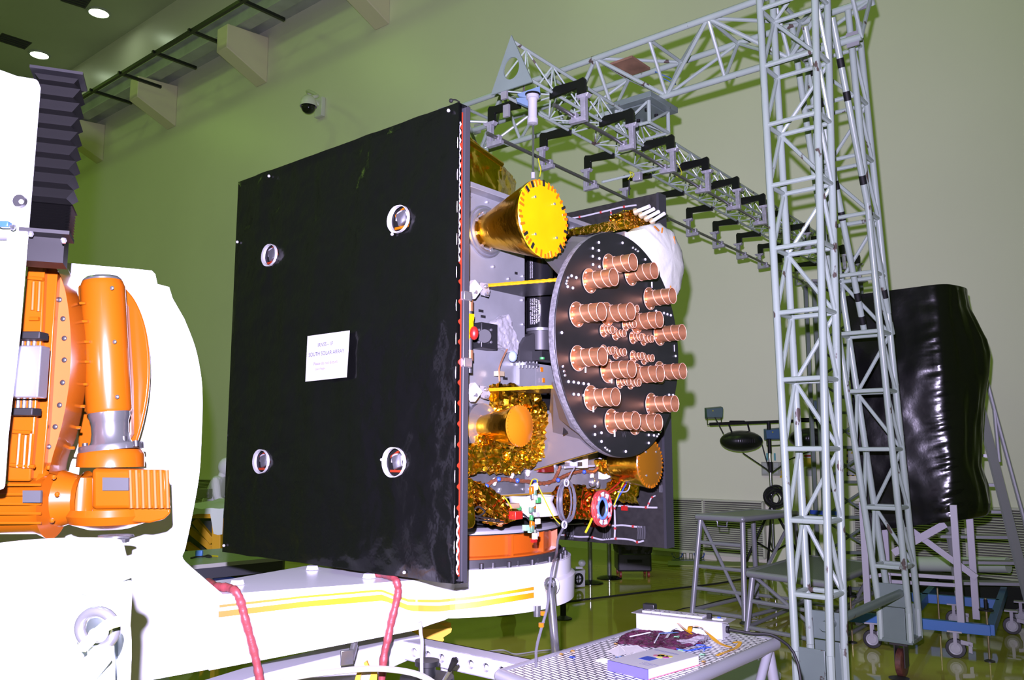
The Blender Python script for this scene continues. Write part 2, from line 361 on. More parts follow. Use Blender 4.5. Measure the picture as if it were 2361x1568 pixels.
MB().torus(b+UX*.01,UX,.1,.014,40,8).torus(b+UX*.004,UX,.118,.008,40,6).build('mounting_ring',alub,h)
mb=MB()
for i in range(8):
    a=math.pi*2*i/8+.3; x,y,_=basis(UX); p=b+UX*.01+(x*math.cos(a)+y*math.sin(a))*.088; mb.tube(p,p+UX*.012,.01,n=8)
mb.build('ring_bolt',bolt_m,h,each=True)
h,b,m=horn('small_horn',1112,984,1197,.05,.09,kapo,dome=.02,ub=-.13)
MB().tube(b-UX*.02,b+UX*.006,.105,n=40).build('mounting_plate',alub,h)
h,b,m=horn('rear_horn',1418,1068,1497,.085,.122,kapd,ub=-.02,dome=.01)
MB().tube(SU(1390,1075,-.155),SU(1390,1075,-.14),.07,n=30).build('base_flange',blkp,sat)
# --- gold blanket around the small horn
def hull_px(lst,u0,du,extra=()):
    pts=[]
    for (x,y) in lst: p=SU(x,y,u0); pts+= [p,p-UX*du]
    return pts+list(extra)
crinkle(hull_px([(1160,1010),(1165,930),(1175,905),(1225,905),(1262,940),(1275,985),(1268,1035),(1235,1072),(1190,1092),(1140,1085),(1085,1050)],-.09,.05),0.0240,5,3).build('thermal_blanket',gold,sat,ang=24)
crinkle(hull_px([(1074,1028),(1150,1030),(1160,1062),(1130,1080),(1080,1096),(1072,1090)],-.07,.08),0.0210,4,4).build('thermal_blanket',gold,sat,ang=24)
crinkle(hull_px([(1150,887),(1240,897),(1245,930),(1150,940)],-.08,.06),0.0180,4,5).build('thermal_blanket',gold,sat,ang=24)
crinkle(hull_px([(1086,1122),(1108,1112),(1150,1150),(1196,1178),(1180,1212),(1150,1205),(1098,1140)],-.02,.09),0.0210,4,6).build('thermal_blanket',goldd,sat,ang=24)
crinkle(hull_px([(1068,1100),(1086,1105),(1092,1150),(1093,1215),(1066,1218)],-.02,.1),0.0135,4,7).build('thermal_blanket',gold,sat,ang=24)
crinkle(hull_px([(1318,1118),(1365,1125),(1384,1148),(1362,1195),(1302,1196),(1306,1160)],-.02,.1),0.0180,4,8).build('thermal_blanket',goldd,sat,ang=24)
crinkle(hull_px([(1425,1128),(1445,1098),(1476,1112),(1468,1158),(1415,1145)],-.04,.08),0.0195,4,9).build('thermal_blanket',gold,sat,ang=24)
crinkle(hull_px([(1398,1062),(1425,1050),(1455,1080),(1465,1110),(1435,1105),(1405,1085)],-.08,.08),0.0195,4,10).build('thermal_blanket',gold,sat,ang=24)
# wrapped box on the top deck
tb=[]
for (x,y) in ((1070,306),(1072,430),(1118,447),(1150,452),(1155,378)): p=SU(x,y,-.25); tb+=[p]
for (x,y) in ((1186,418),(1190,455)): p=SU(x,y,-.5); tb+=[p]
tb+=[S(-.75,.12,2.95),S(-.75,.12,3.25),S(-.25,.1,3.22),S(-.25,.1,2.92)]
crinkle(tb,.02,4,11,freq=7).build('wrapped_top_unit',mat('green_gold_foil',(.80,.55,.02),.2,1.0,bump=.4,bscale=14,bdist=.014),sat,ang=24)
MB().tube(SU(1070,318,-.2),SU(1158,380,-.2),.012,n=8).build('blanket_roll',gold,sat)
# boom with four white rods
crinkle(hull_px([(1322,528),(1322,542),(1440,528),(1475,525),(1440,505)],.02,.05),.009,5,12).build('wrapped_boom',gold,sat,smooth=False)
bx=crinkle(hull_px([(1437,492),(1462,482),(1510,508),(1504,524),(1442,518)],.02,.09),.01,5,13).build('antenna_block',goldd,sat,smooth=False)
wr=mat('white_rod',(.5,.5,.52),.4)
for (x0,y0,x1,y1) in ((1466,488,1498,475.5),(1479,496,1508,481.5),(1491,503,1519,488),(1504,510,1532,492)):
    p=SU(x0,y0,.05); q=SU(x1,y1,.14); d=(q-p).normalized(); r_=MB().tube(p,q,.0105,n=12).build('white_rod',wr,bx)
    r_['label']='white antenna rod'
    MB().lathe(p-d*.005,d,[(.005,0),(.021,0),(.021,.008),(.012,.02)],14).build('rod_collar',mat('pale_brass',(.4,.33,.2),.4,.5),bx)
# white fabric covered dish
base=SU(1516,600,-.02); base=S(.02,base.dot(VX)-P0.dot(VX),base.z)
cx,cy,_=basis(UX)
rim=[SU(x,y,.14) for x,y in ((1486,545),(1484,528),(1500,517),(1525,514),(1552,532),(1558,545),(1574,580),(1580,616),(1578,634),(1570,672),(1558,690),(1525,692),(1500,640))]
cen=sum(rim,Vector())/len(rim)
mb=MB(); vs=[];fs=[];n=len(rim)
lv_=((.30,.03),(.62,.022),(.9,.006),(1,-.008),(1.0,-.10),(.8,-.16))
den=[]
for i in range(n):
    for j in range(4): t=j/4; den.append(rim[i].lerp(rim[(i+1)%n],t))
n=len(den); vs=[cen+UX*.035]
for s_,o_ in lv_:
    for i,p in enumerate(den):
        k=.007*noise.noise(Vector((((p-cen)*s_).dot(VX)*26,((p-cen)*s_).z*3,2))); vs.append(cen+(p-cen)*s_+UX*(o_+k))
fs=[(0,1+i,1+(i+1)%n) for i in range(n)]+[(1+k*n+i,1+(k+1)*n+i,1+(k+1)*n+(i+1)%n,1+k*n+(i+1)%n) for k in range(5) for i in range(n)]+[tuple(1+5*n+i for i in range(n))]
dsh=MB().add(vs,fs).build('covered_dish',mat('white_cover_fabric',(.42,.44,.38),.65,bump=.25,bscale=14,bdist=.02),sat,ang=60)
mb=MB()
for (x0,y0,x1,y1) in ((1509,522,1519,532),(1527,526,1526,536),(1554,546,1556,561),(1546,660,1547,668)): mb.box((SU(x0,y0,.165)+SU(x1,y1,.165))/2,((SU(x0,y0,.165)-SU(x1,y1,.165)).length,.008,.006),(SU(x1,y1,.165)-SU(x0,y0,.165)).normalized(),UX)
mb.build('kapton_strip',kapo,dsh,each=True)
mb=MB().box(SU(1471,548,.06),(.03,.03,.12),UX,VX); mb.build('dish_bracket_edge',gold,sat)
MB().sbox(-.16,.05,1.2,1.24,2.6,2.86).build('dish_bracket',alub,sat)
# --- round antenna panel with copper tubes
dc=S(.247,.854,2.205); RD=.535
disc=MB().lathe(dc,UX,[(.001,0),(RD-.002,0),(RD,-.002),(RD,-.006)],120).build('antenna_panel',blkp,sat)
MB().lathe(dc,UX,[(RD,-.006),(RD+.001,-.008),(RD+.001,-.034),(RD-.01,-.036),(.001,-.036)],120).build('panel_rim',gry,disc)
MB().lathe(dc-UX*.05,UX,[(.001,0),(RD*.97,0),(RD*.97,.014)],80).build('panel_back',blkm,disc)
def tubeproto(name,r,L,fr,nb,bands):
    mb=MB(); x,y,_=basis(UX)
    mb.lathe((0,0,0),UX,[(fr,.004),(fr,.007),(r,.007),(r,L),(r-.0012,L),(r-.0012,.01),(.001,.01)],36)
    mb.lathe((0,0,0),UX,[(fr,.004),(r,.004)],36)
    o=mb.build(name,cop,None)
    e=MB(); e.torus(UX*.0055,UX,fr,.0018,36,5).torus(UX*L,UX,r,.0013,36,5)
    for h_ in bands: # slanted soldered seams
        pts=[UX*(h_+(.012 if nb else .006)*math.sin(2*math.pi*i/36))+(x*math.cos(2*math.pi*i/36)+y*math.sin(2*math.pi*i/36))*(r+.0006) for i in range(36)]
        e.path(pts,.0016,4,True)
    for i in range(5 if nb else 4):
        a=math.pi*2*i/(5 if nb else 4)+.5; e.tube(UX*.006+(x*math.cos(a)+y*math.sin(a))*(fr+r)/2,UX*.012+(x*math.cos(a)+y*math.sin(a))*(fr+r)/2,.0045 if nb else .003,n=8)
    e.build('tube_seams',copl,o); return o
bigT=tubeproto('copper_antenna_tube',.0395,.135,.056,True,(.05,.095)); smlT=tubeproto('small_copper_tube',.0175,.055,.029,False,(.022,.04))
def putT(proto,mx,my,L,first):
    p=SU(mx,my,.247+L)-UX*L
    o=proto if first else proto.copy()
    if not first: C.objects.link(o)
    o.parent=disc; o.location=p-ORG[sat.name]
    if not first:
        pass
    return o
BT=[(1459.8,604),(1415.3,639),(1508.6,623.8),(1550.9,681.7),(1387,718),(1454.4,718),(1520.5,736.5),(1573.6,765.8),(1389.3,821.2),(1456.5,850.5),(1522.7,861.3),(1574.7,855.5),(1419.7,914.9),(1556.3,930.7),(1466.3,969.8),(1518.3,974.1)]
ST_=[(1469.5,711.6),(1463,747),(1412.7,760.4),(1439.6,768),(1479.3,777),(1503.8,781),(1413,808),(1440.3,812),(1480.8,820.8),(1504.7,825.5),(1450,879.8),(1473.9,882)]
# seams of a tube stay in one mesh with it: join prototypes first
def joinproto(o):
    ch=o.children[0]; o.data.materials.append(copl); bm=bmesh.new(); bm.from_mesh(o.data); k=len(bm.faces); bm.from_mesh(ch.data); bm.faces.ensure_lookup_table()
    for i in range(k,len(bm.faces)): bm.faces[i].material_index=1
    bm.to_mesh(o.data); bm.free(); bpy.data.objects.remove(ch); o.data.set_sharp_from_angle(angle=math.radians(38))
joinproto(bigT); joinproto(smlT)
for i,q in enumerate(BT): putT(bigT,*q,.135,i==0)
for i,q in enumerate(ST_): putT(smlT,*q,.055,i==0)
mb=MB()
for (x,y) in ((1381,559),(1367,572.5),(1381,577.5),(1367,591),(1382,596),(1367.5,610),(1382,615),(1435.5,560),(1488,598),(1318,636),(1329,640),(1309,661),(1321,664),(1295.5,767),(1347,641.5),(1318,720),(1513,717),(1531,722),(1539,724.5),(1547,727),
    (1311,880),(1323,881),(1334,883),(1346,884.5),(1357,886),(1323,909),(1334,910),(1346,911.5),(1372,983),(1372,1002),(1387,998),(1387,1018),(1496,1003),(1508,1004),(1496,1021.5),(1443,1041),(1495,950),(1558,821),(1543,910.5),(1552,911)):
    p=SU(x,y,.25); mb.ball(p,.0075,8,X=UX*.7,Y=VX)
mb.build('white_fastener',mat('white_fastener',(.4,.4,.42),.4),disc,each=True)
mb=MB()
for (x,y) in ((1460,571),(1466,575),(1471.5,579),(1310,640),(1307.5,647.5),(1306,653.5),(1298,845),(1300.5,856),(1303,865.5),(1396,1032.5),(1400.5,1037),(1406,1040),(1522.5,995.5),(1519,1001),(1515.5,1006)):
    p=SU(x,y,.25); mb.ball(p,.007,8,X=UX*.7,Y=VX)
mb.build('polished_fastener',bolt_m,disc,each=True)
mb=MB()
for (mx,my,dy) in ((1350,847,8),(1410,872,8),(1368,938,8),(1417,995,8),(1503,660,-7)):
    p=SU(mx,my,.262); mb.path([p,p-ZX*.01*(dy/8)*-1,p-ZX*.024*(dy/8)],.004,6)
mb.build('lead_pin',mat('white_fastener',(.4,.4,.42),.4),disc,each=True)
text('W','letter_mark',.04,mat('faint_grey_print',(.035,.035,.035),.6),disc,SU(1439,1003,.2485),VX,ZX)
MB().box(SU(1555,803,.2485),(.0015,.006,.035),UX,VX).build('white_line_mark',mat('white_fastener',(.4,.4,.42),.4),disc)
# --- shelves, webs and tube between body and antenna panel
rib=mat('kapton_edge',(.42,.23,.004),.35,.2,bump=.4,bscale=60)
def shelf(x0,y0,x1,y1,w,n):
    a=SU(x0,y0,-.16); b_=SU(x1,y1,.205)
    MB().hexa([a,b_,b_+VX*w,a+VX*w,a+ZX*.01,b_+ZX*.01,b_+VX*w+ZX*.01,a+VX*w+ZX*.01]).build('shelf_panel',blkp,sat)
    mb=MB(); pts=[a.lerp(b_,i/26)+ZX*.004 for i in range(27)]
    mb.path(pts,lambda t:.0085+.0018*math.sin(t*81),6); mb.build('shelf_edge_tape',rib,sat)
shelf(1104,662,1290,647,.32,0); shelf(1106,902,1296,893,.3,1)
grp=mat('grey_web_panel',(.105,.10,.10),.5,.3,var=.06,vscale=6); ge=mat('web_gold_edge',(.22,.13,.01),.4,.3)
def web(pts,hole=None,edge=()):
    P_=[SU(x,y,u) for x,y,u in pts]; mb=MB(); mb.prism(P_,-VX*.012)
    o=mb.build('web_panel',grp,sat,smooth=False)
    if hole: 
        q=[SU(x,y,u) for x,y,u in hole]; nn=(q[1]-q[0]).cross(q[2]-q[0]).normalized()
        if nn.dot(CAM-q[0])<0: nn=-nn
        MB().prism([p+nn*.003 for p in q],nn*.003).build('triangular_opening',blkm,o)
    for a,b_ in edge: MB().path([P_[a],P_[b_]],.005,5).build('web_edge',ge,o)
web([(1276,880,.19),(1318,985,.2),(1385,1038,.2),(1372,1042,.19),(1232,1083,-.15),(1275,1020,-.1),(1270,950,-.08)],[(1301,986,.1),(1311,997,.13),(1299,1003,.1)],edge=((2,4),))
web([(1322,546,.05),(1362,549,.19),(1320,600,.2),(1296,640,.2),(1258,598,-.02),(1290,580,0)],[(1300,577,.06),(1313,568,.08),(1314,583,.08)],edge=((3,4),))
# black tube with white lettering
tc_=S(-.22,.78,0)
tx=SU(1245,700,-.2); tv=(tx-P0).dot(VX)
cy0=S(-.2,tv,0)
zt=SU(1245,560,-.2).z; zb=SU(1245,762,-.2).z
tb_=MB().tube(cy0+ZX*zb,cy0+ZX*zt,.068,n=40).build('black_support_tube',mat('gloss_black',(.006,.006,.007),.15,spec=.6),sat)
MB().tube(cy0+ZX*(zb-.008),cy0+ZX*(zb+.006),.072,n=40).build('tube_seam',alub,sat)
tw=mat('white_print',(.45,.45,.45),.6)
dv=(CAM-cy0); dv.z=0; dv.normalize(); sx=ZX.cross(dv).normalized()
rows=['JX06500CO9 - SOLF-SCTVI','MUS BE REPLACED 05 USV','NCE AND 1405 JT8 SVOUV','REMOVED FOR VIVE MLT','TESTS CARE ALREADY']
for i,rw in enumerate(rows):
    ang=-.75+i*.17; nrm=dv*math.cos(ang)+sx*math.sin(ang)
    text(rw,'printed_text',.0112,tw,tb_,cy0+nrm*.0695+ZX*(SU(1225,718,-.2).z),ZX,ZX.cross(nrm)*-1)
for i,rw in enumerate(rows[:2]):
    ang=-.75+i*.17; nrm=dv*math.cos(ang)+sx*math.sin(ang)
    text('09/93/LOC/HOLTAPXE9021','printed_text',.010,tw,tb_,cy0+nrm*.0695+ZX*(SU(1225,615,-.2).z),ZX,ZX.cross(nrm)*-1)
# waveguide elbow and motor below
wgm=mat('grey_waveguide',(.035,.035,.037),.45,.3)
MB().tube(cy0+ZX*(zb-.105),cy0+ZX*(zb-.01),.066,n=32).build('waveguide',wgm,sat)
e0=SU(1233,770,-.13);e1=SU(1200,800,-.13);e2=SU(1198,870,-.13)
MB().prism([SU(x,y,-.14) for x,y in ((1232,768),(1212,778),(1200,800),(1198,836),(1234,836))],-UX*.06).build('waveguide_elbow',wgm,sat)
MB().prism([SU(x,y,-.14) for x,y in ((1198,836),(1234,836),(1234,895),(1198,893))],-UX*.05).build('waveguide_leg',alu,sat)
mb=MB().box(SU(1216,841,-.12),(.06,.1,.012),UX,VX)
for i in range(6): mb.tube(SU(1198+i*8,834,-.11),SU(1198+i*8,848,-.11),.004,n=6)
mb.build('waveguide_flange',alub,sat)
mb=MB().box(SU(1255,823,-.12),(.08,.14,.045),UX,VX); mb.build('black_connector_box',blkp,sat)
MB().tube(SU(1250,829,-.07),SU(1250,824,-.07),.012,n=12).build('green_plug',grnm,sat)
MB().prism([SU(x,y,-.155) for x,y in ((1236,838),(1286,846),(1292,893),(1236,893))],-UX*.02).build('side_panel',alu,sat)
mb=MB()
for (x,y) in ((1249,852),(1253,877),(1261,972-75)): mb.box(SU(x,y,-.145),(.004,.018,.022),UX,VX)
mb.build('kapton_patch',kapo,sat,each=True)
# actuators at the left of the face
ca=mat('silver_crumpled_foil',(.5,.5,.52),.25,.65,bump=.5,bscale=30)
nz0=mat('bright_plate',(.5,.5,.54),.35,.3)
def bracketry(x,y,s):
    o=crinkle([SU(x+a*s,y+b*s,u) for a,b in ((6,-16),(24,-12),(30,2),(26,16),(8,12)) for u in (-.15,-.07)],.005,3,int(x+y)).build('hinge_bracket',ca,sat,ang=24)
    MB().prism([SU(x+a,y+b,-.05) for a,b in ((-22,-2),(-4,-24),(14,-2),(-4,22))],-UX*.03).build('diamond_plate',nz0,o,bev=.003)
    mb=MB()
    for a,b in ((-6,6),(18,-8),(20,10)): q=SU(x+a,y+b,-.045); mb.tube(q,q+UX*.012,.008,n=10)
    mb.build('bracket_bolt',bolt_m,o,each=True)
bracketry(1100,668,1.0); bracketry(1100,905,1.0)
mb=MB()
for (x,y,w_,h_) in ((1068,684,.05,.04),(1068,837,.05,.04)): mb.box(SU(x,y,-.01),(.06,w_,h_),UX,VX)
mb.build('array_hinge',alub,sat,bev=.004,each=True)
mb=MB(); mb.tube(SU(1083,692,-.03),SU(1083,860,-.03),.012,n=14); mb.build('actuator_rod',wgm,sat)
mb=MB(); mb.tube(SU(1083,692,-.03),SU(1083,718,-.03),.016,n=16); mb.tube(SU(1083,808,-.03),SU(1083,832,-.03),.016,n=16); mb.build('copper_sleeve',cop,sat,each=True)
crinkle(hull_px([(1069,722),(1094,724),(1090,760),(1080,796),(1069,798)],0,.05),.004,4,31).build('wrapped_actuator',kap,sat,smooth=False)
MB().ball(SU(1093,768,.01),.02,12,sz=1.5).build('red_cap',redm,sat)
mb=MB().box(SU(1116,776,-.12),(.07,.11,.115),UX,VX); mo=mb.build('motor_box',blkp,sat,bev=.004)
MB().tube(SU(1117,775,-.085),SU(1117,775,-.07),.03,n=24).build('motor_face',mat('motor_disc_grey',(.02,.021,.022),.75),mo)
mb=MB()
for dx,dy in ((-14,-14),(14,-14),(-14,14),(14,14)): p=SU(1117+dx,775+dy,-.082); mb.tube(p,p+UX*.006,.006,n=8)
mb.build('motor_bolt',bolt_m,mo,each=True)
crinkle(hull_px([(1146,742),(1172,726),(1178,750),(1196,790),(1192,818),(1168,796),(1146,790)],-.1,.05),.008,4,33).build('foil_bundle',ca,sat,ang=24)
mb=MB().ball(SU(1182,822,-.1),.022,12,sz=1.2); mb.build('foil_plug',mat('pale_blue_plastic',(.2,.26,.4),.3),sat)
MB().path(smoothpts([SU(1172,800,-.1),SU(1160,825,-.1),SU(1151,850,-.1),SU(1152,880,-.1)]),.004,6).build('brown_lead',cop,sat)
MB().box(SU(1151,862,-.12),(.03,.04,.022),UX,VX).build('pale_connector',mat('pale_brass',(.4,.33,.2),.4,.5),sat)
mb=MB()
for (x,y) in ((1109,717),(1114,730),(1165,873)): mb.box(SU(x,y,-.157),(.004,.03,.012),UX,VX)
mb.box(SU(1190,636-6,-.157),(.004,.018,.012),UX,VX)
mb.build('dark_patch',blkm,sat,each=True)
# plate items right of the blanket
mb=MB().box(SU(1283,914,-.13),(.02,.06,.05),UX,VX); mb.build('wrapped_connector',kapo,sat)
MB().path(smoothpts([SU(1266,938,-.1),SU(1276,927,-.1),SU(1292,925,-.08),SU(1306,925,0)]),.004,6).build('black_lead',blkp,sat,each=True)
# copper wrapped harness along the lower panel
hp=smoothpts([SU(x,y,-.135) for x,y in ((1124,1118),(1140,1108),(1165,1105),(1185,1108),(1215,1110),(1240,1114),(1262,1113),(1285,1105),(1305,1096),(1322,1090),(1345,1086),(1368,1088),(1378,1078))],6)
hb=MB().path(hp,lambda t:.009+.0015*math.sin(t*150),8).path(smoothpts([SU(1277,1107,-.13),SU(1285,1092,-.13),SU(1292,1075,-.13)]),.008,8).build('harness_bundle',mat('copper_braid',(.42,.16,.08),.35,.8,bump=.9,bscale=90,bdist=.006),sat)
mb=MB()
for (x,y) in ((1122,1121),(1150,1105),(1193,1108),(1234,1110),(1287,1107),(1347,1088)): mb.ball(SU(x,y,-.125),.011,10)
mb.build('blue_tie',blum,hb,each=True)
MB().box(SU(1257,1078,-.12),(.05,.07,.045),UX,VX).build('red_connector',mat('dark_red_glossy',(.09,.004,.004),.15),sat)
mb=MB().box(SU(1337,1063,-.1),(.07,.05,.07),UX,VX); a_=mb.build('white_relay_box',mat('white_fastener',(.4,.4,.42),.4),sat,bev=.003)
MB().box(SU(1337,1055,-.063),(.004,.036,.022),UX,VX).box(SU(1337,1070,-.063),(.004,.036,.02),UX,VX).build('window',wgm,a_,each=True)
MB().prism([SU(x,y,-.12) for x,y in ((1302,1058),(1325,1052),(1325,1080),(1302,1078))],-UX*.03).build('terminal_block',alub,sat)
MB().tube(SU(1302,1078,-.1),SU(1370,1074,-.1),.006,n=6).build('white_cable',wir,sat)
mb=MB()
for (x,y) in ((1180,1095),(1217,1090),(1140,1111),(1365,1098)): mb.ball(SU(x,y,-.14),.012,8,sz=1.7)
mb.build('sealant_blob',mat('clear_sealant_and_shine',(.5,.45,.45),.2),sat,each=True)
mb=MB().ball(SU(1366,1112,-.08),.022,12,sz=1.1).ball(SU(1378,1116,-.08),.012,12,sz=1.9); mb.build('thruster_valve',alub,sat)
# cone adaptor under the body
mb=MB().lathe(S(-.88,.82,0),ZX,[(.62,1.3),(.60,1.33),(.47,1.47),(.45,1.5)],72); mb.build('adaptor_cone',blkm,sat)
MB().lathe(S(-.88,.82,0),ZX,[(.56,1.305),(.622,1.305),(.622,1.32),(.6,1.335),(.55,1.335)],90).build('adaptor_ring',mat('white_ring',(.32,.32,.35),.35,.4),sat)
nz=mat('white_nozzle',(.45,.45,.46),.5)
p=SU(1215,1150,-.05)
MB().lathe(SU(1225,1142,-.12),-ZX,[(.1,0),(.11,.002),(.10,.03),(.115,.06),(.13,.09),(.05,.1)],32).build('white_nozzle',nz,sat)
mb=MB()
for pts in ([(1086,1185),(1110,1193),(1150,1198)],[(1088,1196),(1118,1200),(1160,1203)],[(1094,1175),(1104,1168),(1118,1180),(1104,1190)],[(1196,1180),(1210,1188),(1222,1200)]): mb.path(smoothpts([SU(x,y,-.02) for x,y in pts]),.004,6)
mb.build('black_lead',blkp,sat,each=True)
MB().box(SU(1189,1188,.0),(.04,.05,.035),UX,VX).build('red_relay',redm,sat,bev=.002)
MB().box(SU(1178,1166,-.05),(.05,.06,.022),UX,VX).build('circuit_block',mat('tan_resin',(.25,.17,.1),.5),sat)
MB().box(SU(1184,1172,-.05),(.05,.05,.016),UX,VX).build('green_block',grnm,sat)
# ---- north solar array (far side)
def SVp(x,y,dv=0): return SV(x,y,1.64-dv)
MB().sbox(-1.74,0,1.65,1.69,1.168,3.19).build('rear_solar_array',cf,sat,bev=.003)
MB().sbox(-.012,.004,1.645,1.73,1.168,3.19).build('rear_array_edge',mat('carbon_edge',(.02,.02,.024),.4),sat)
MB().path([SVp(1534,1125-80,-.03),SVp(1531,1200,-.03),SVp(1532,1262,-.03)],.006,5).build('edge_foil',alub,sat)
mb=MB().box(SVp(1528,1126,-.02),(.04,.02,.05),UX,VX); mb.build('array_latch',alub,sat,bev=.003)
def wire(name,pts,r=.0055,k=4):
    w_=[SVp(x,y,.004) for x,y in pts]; sp=smoothpts(w_,k)
    o=MB().path(sp,r,6).build(name,wir,sat); mb=MB(); 
    L=sum((sp[i+1]-sp[i]).length for i in range(len(sp)-1)); n=max(2,int(L/.14)); 
    for i in range(n):
        q=sp[min(len(sp)-2,int((i+.5)/n*len(sp)))]; q2=sp[min(len(sp)-1,int((i+.5)/n*len(sp))+1)]; d=(q2-q).normalized(); mb.tube(q-d*.006,q+d*.006,r*1.5,n=6)
    mb.build('red_tie',tiem,o,each=True)
wire('array_wire',[(1413,1166),(1440,1167),(1465,1168.5),(1490,1170),(1515,1170.4)])
wire('array_wire',[(1255,1162),(1280,1162),(1307,1163)])
wire('array_wire',[(1262,1202),(1285,1207),(1315,1209),(1345,1207),(1362,1210),(1390,1208),(1412,1212),(1435,1211),(1460,1214),(1482,1215)])
wire('array_wire',[(1285,1233),(1305,1234),(1335,1238),(1360,1238),(1385,1244),(1403,1243),(1427,1242),(1457,1245),(1470,1250),(1484,1247)])
wire('array_wire',[(1417,1152),(1417,1180),(1418,1210),(1417,1240)])
wire('array_wire',[(1493,1168),(1497,1158),(1502,1148),(1511,1143)],.004)
wire('array_wire',[(1320,503),(1344,499),(1372,492.5),(1400,486),(1430,478.5),(1467,473)])
wire('array_wire',[(1408,486),(1409,498),(1406,512)],.004)
wire('array_wire',[(1446,557),(1470,553)],.005)
mb=MB()
for x0 in (1306,1391,1471):
    for k in range(4): mb.path([SVp(x0+k*5,1213,.006),SVp(x0+k*5+1,1228,.008),SVp(x0+k*5,1243,.006)],.006,6)
mb.build('black_jumper_cable',mat('dark_grey_cable',(.03,.03,.033),.5),sat,each=True)
mb=MB()
for (x,y) in ((1440,1172),(1371,1210)): mb.box(SVp(x,y,.01),(.04,.01,.025),UX,VX)
mb.build('red_tag',redm,sat,each=True)
# ---- south solar array and its black cover
MB().sbox(-1.72,.01,.0,.035,1.17,3.185).build('front_solar_array',mat('array_edge_grey',(.03,.03,.035),.45),sat,bev=.003)
# serrated red seal between array and cover
mb=MB(); z=1.2
while z<3.15:
    mb.prism([S(.003,-.008,z),S(.003,-.022,z+.012),S(.003,-.022,z+.02),S(.003,-.008,z+.032)],-UX*.006); z+=.085
mb.sbox(-.02,.002,-.010,-.004,1.2,3.15); mb.build('serrated_seal',orr,sat); MB().sbox(-.03,.0,-.04,-.0105,1.19,3.17).build('array_gap_shade',mat('deep_black',(.001,.001,.001),.8,spec=.05),sat)  # deep black strip paints the shade of the open gap behind the cover
MB().path([S(.006,-.028,3.1-.01*i+0) + VX*(.006*math.sin(i*1.7)) for i in range(0,62)],.004,5).build('edge_wire',wir,sat)
MB().path([S(.004,-.02,1.75-.01*i) + VX*(.006*math.sin(i*1.3)) for i in range(31,55)],.004,5).build('edge_wire',wir,sat)
MB().path([S(.02,-.052,3.1-.02*i)+VX*(.004*math.sin(i*.9)) for i in range(0,94)],.0016,5).build('cover_hem_shine',mat('clear_sealant_and_shine',(.5,.45,.45),.2),sat)  # thin pale thread modelled as the glint along the glossy hem
holes=[(925,506),(627,589),(608,1064),(915,1066)]
vq=-.055
HC_=[SV(x,y,vq) for x,y in holes]; HR=[.058,.054,.056,.06]
NX,NZ=150,170
u0,u1,z0,z1=-1.655,.022,1.178,3.175
mb=MB(); idx={}; vs=[];fs=[]
def wr(u,z):
    p=Vector((u,0,z)); d=.012*noise.noise(p*1.6)+.012*noise.noise(Vector((u*6,0,z*1.1))+Vector((9,0,0)))+.006*noise.noise(p*7)+.0028*noise.noise(p*19)
    # tight puckers towards the hem and the four openings
    e=max(0,(z-2.85)/.33); d+=.006*e*noise.noise(Vector((u*14,3,z*1.5)))
    e=max(0,(1.5-z)/.33)*max(0,(u+.9)/.9); d+=.022*e*(abs(noise.noise(Vector((u*7+z*4,5,z*2))))-.2)
    for hc in HC_:
        hu=(hc-P0).dot(UX); a=math.atan2(z-hc.z,u-hu); r=math.hypot(z-hc.z,u-hu)
        d+=.007*math.exp(-r/.22)*noise.noise(Vector((math.cos(a)*3.2,math.sin(a)*3.2,hu*7)))+.01*math.exp(-r/.05)
    f=min(1,(u1-u)/.04,(u-u0)/.04,(z1-z)/.04,(z-z0)/.04)
    return d*max(0,f)
for j in range(NZ+1):
    for i in range(NX+1):
        u=u0+(u1-u0)*i/NX; z=z0+(z1-z0)*j/NZ; zz=z
        if j==NZ: zz+=.008*noise.noise(Vector((u*6,0,0)))
        if j==0: zz+=.006*noise.noise(Vector((u*6,5,0)))
        for hc,hr in zip(HC_,HR): # wrap the weave round each opening
            hu=(hc-P0).dot(UX); r=math.hypot(zz-hc.z,u-hu)
            if hr*.55<r<hr*1.05: k=hr*1.05/r; u=hu+(u-hu)*k; zz=hc.z+(zz-hc.z)*k
        vs.append(S(u,vq-wr(u,zz),zz))
for j in range(NZ):
    for i in range(NX):
        u=u0+(u1-u0)*(i+.5)/NX; z=z0+(z1-z0)*(j+.5)/NZ
        if any(math.hypot(z-hc.z,u-(hc-P0).dot(UX))<hr*.82 for hc,hr in zip(HC_,HR)): continue
        a=j*(NX+1)+i; fs.append((a,a+1,a+NX+2,a+NX+1))
mb.add(vs,fs)
# hems turned back towards the array
mb.hexa([S(u1-.004,vq,z0),S(u1,vq,z0),S(u1,vq+.008,z0),S(u1-.004,vq+.008,z0),S(u1-.004,vq,z1),S(u1,vq,z1),S(u1,vq+.008,z1),S(u1-.004,vq+.008,z1)])
mb.hexa([S(u0,vq,z1-.004),S(u1,vq,z1-.004),S(u1,-.002,z1-.004),S(u0,-.002,z1-.004),S(u0,vq,z1),S(u1,vq,z1),S(u1,-.002,z1),S(u0,-.002,z1)])
mb.hexa([S(u0,vq,z0),S(u1,vq,z0),S(u1,-.002,z0),S(u0,-.002,z0),S(u0,vq,z0+.004),S(u1,vq,z0+.004),S(u1,-.002,z0+.004),S(u0,-.002,z0+.004)])
mb.hexa([S(u0,vq,z0),S(u0+.004,vq,z0),S(u0+.004,-.002,z0),S(u0,-.002,z0),S(u0,vq,z1),S(u0+.004,vq,z1),S(u0+.004,-.002,z1),S(u0,-.002,z1)])
film=mat('black_film',(.0026,.0028,.0028),.2,spec=.3,bump=.55,bscale=6.5,bdist=.02)
bc=mb.build('black_cover',film,sat,ang=70); bc['label']='black plastic cover with four round openings'
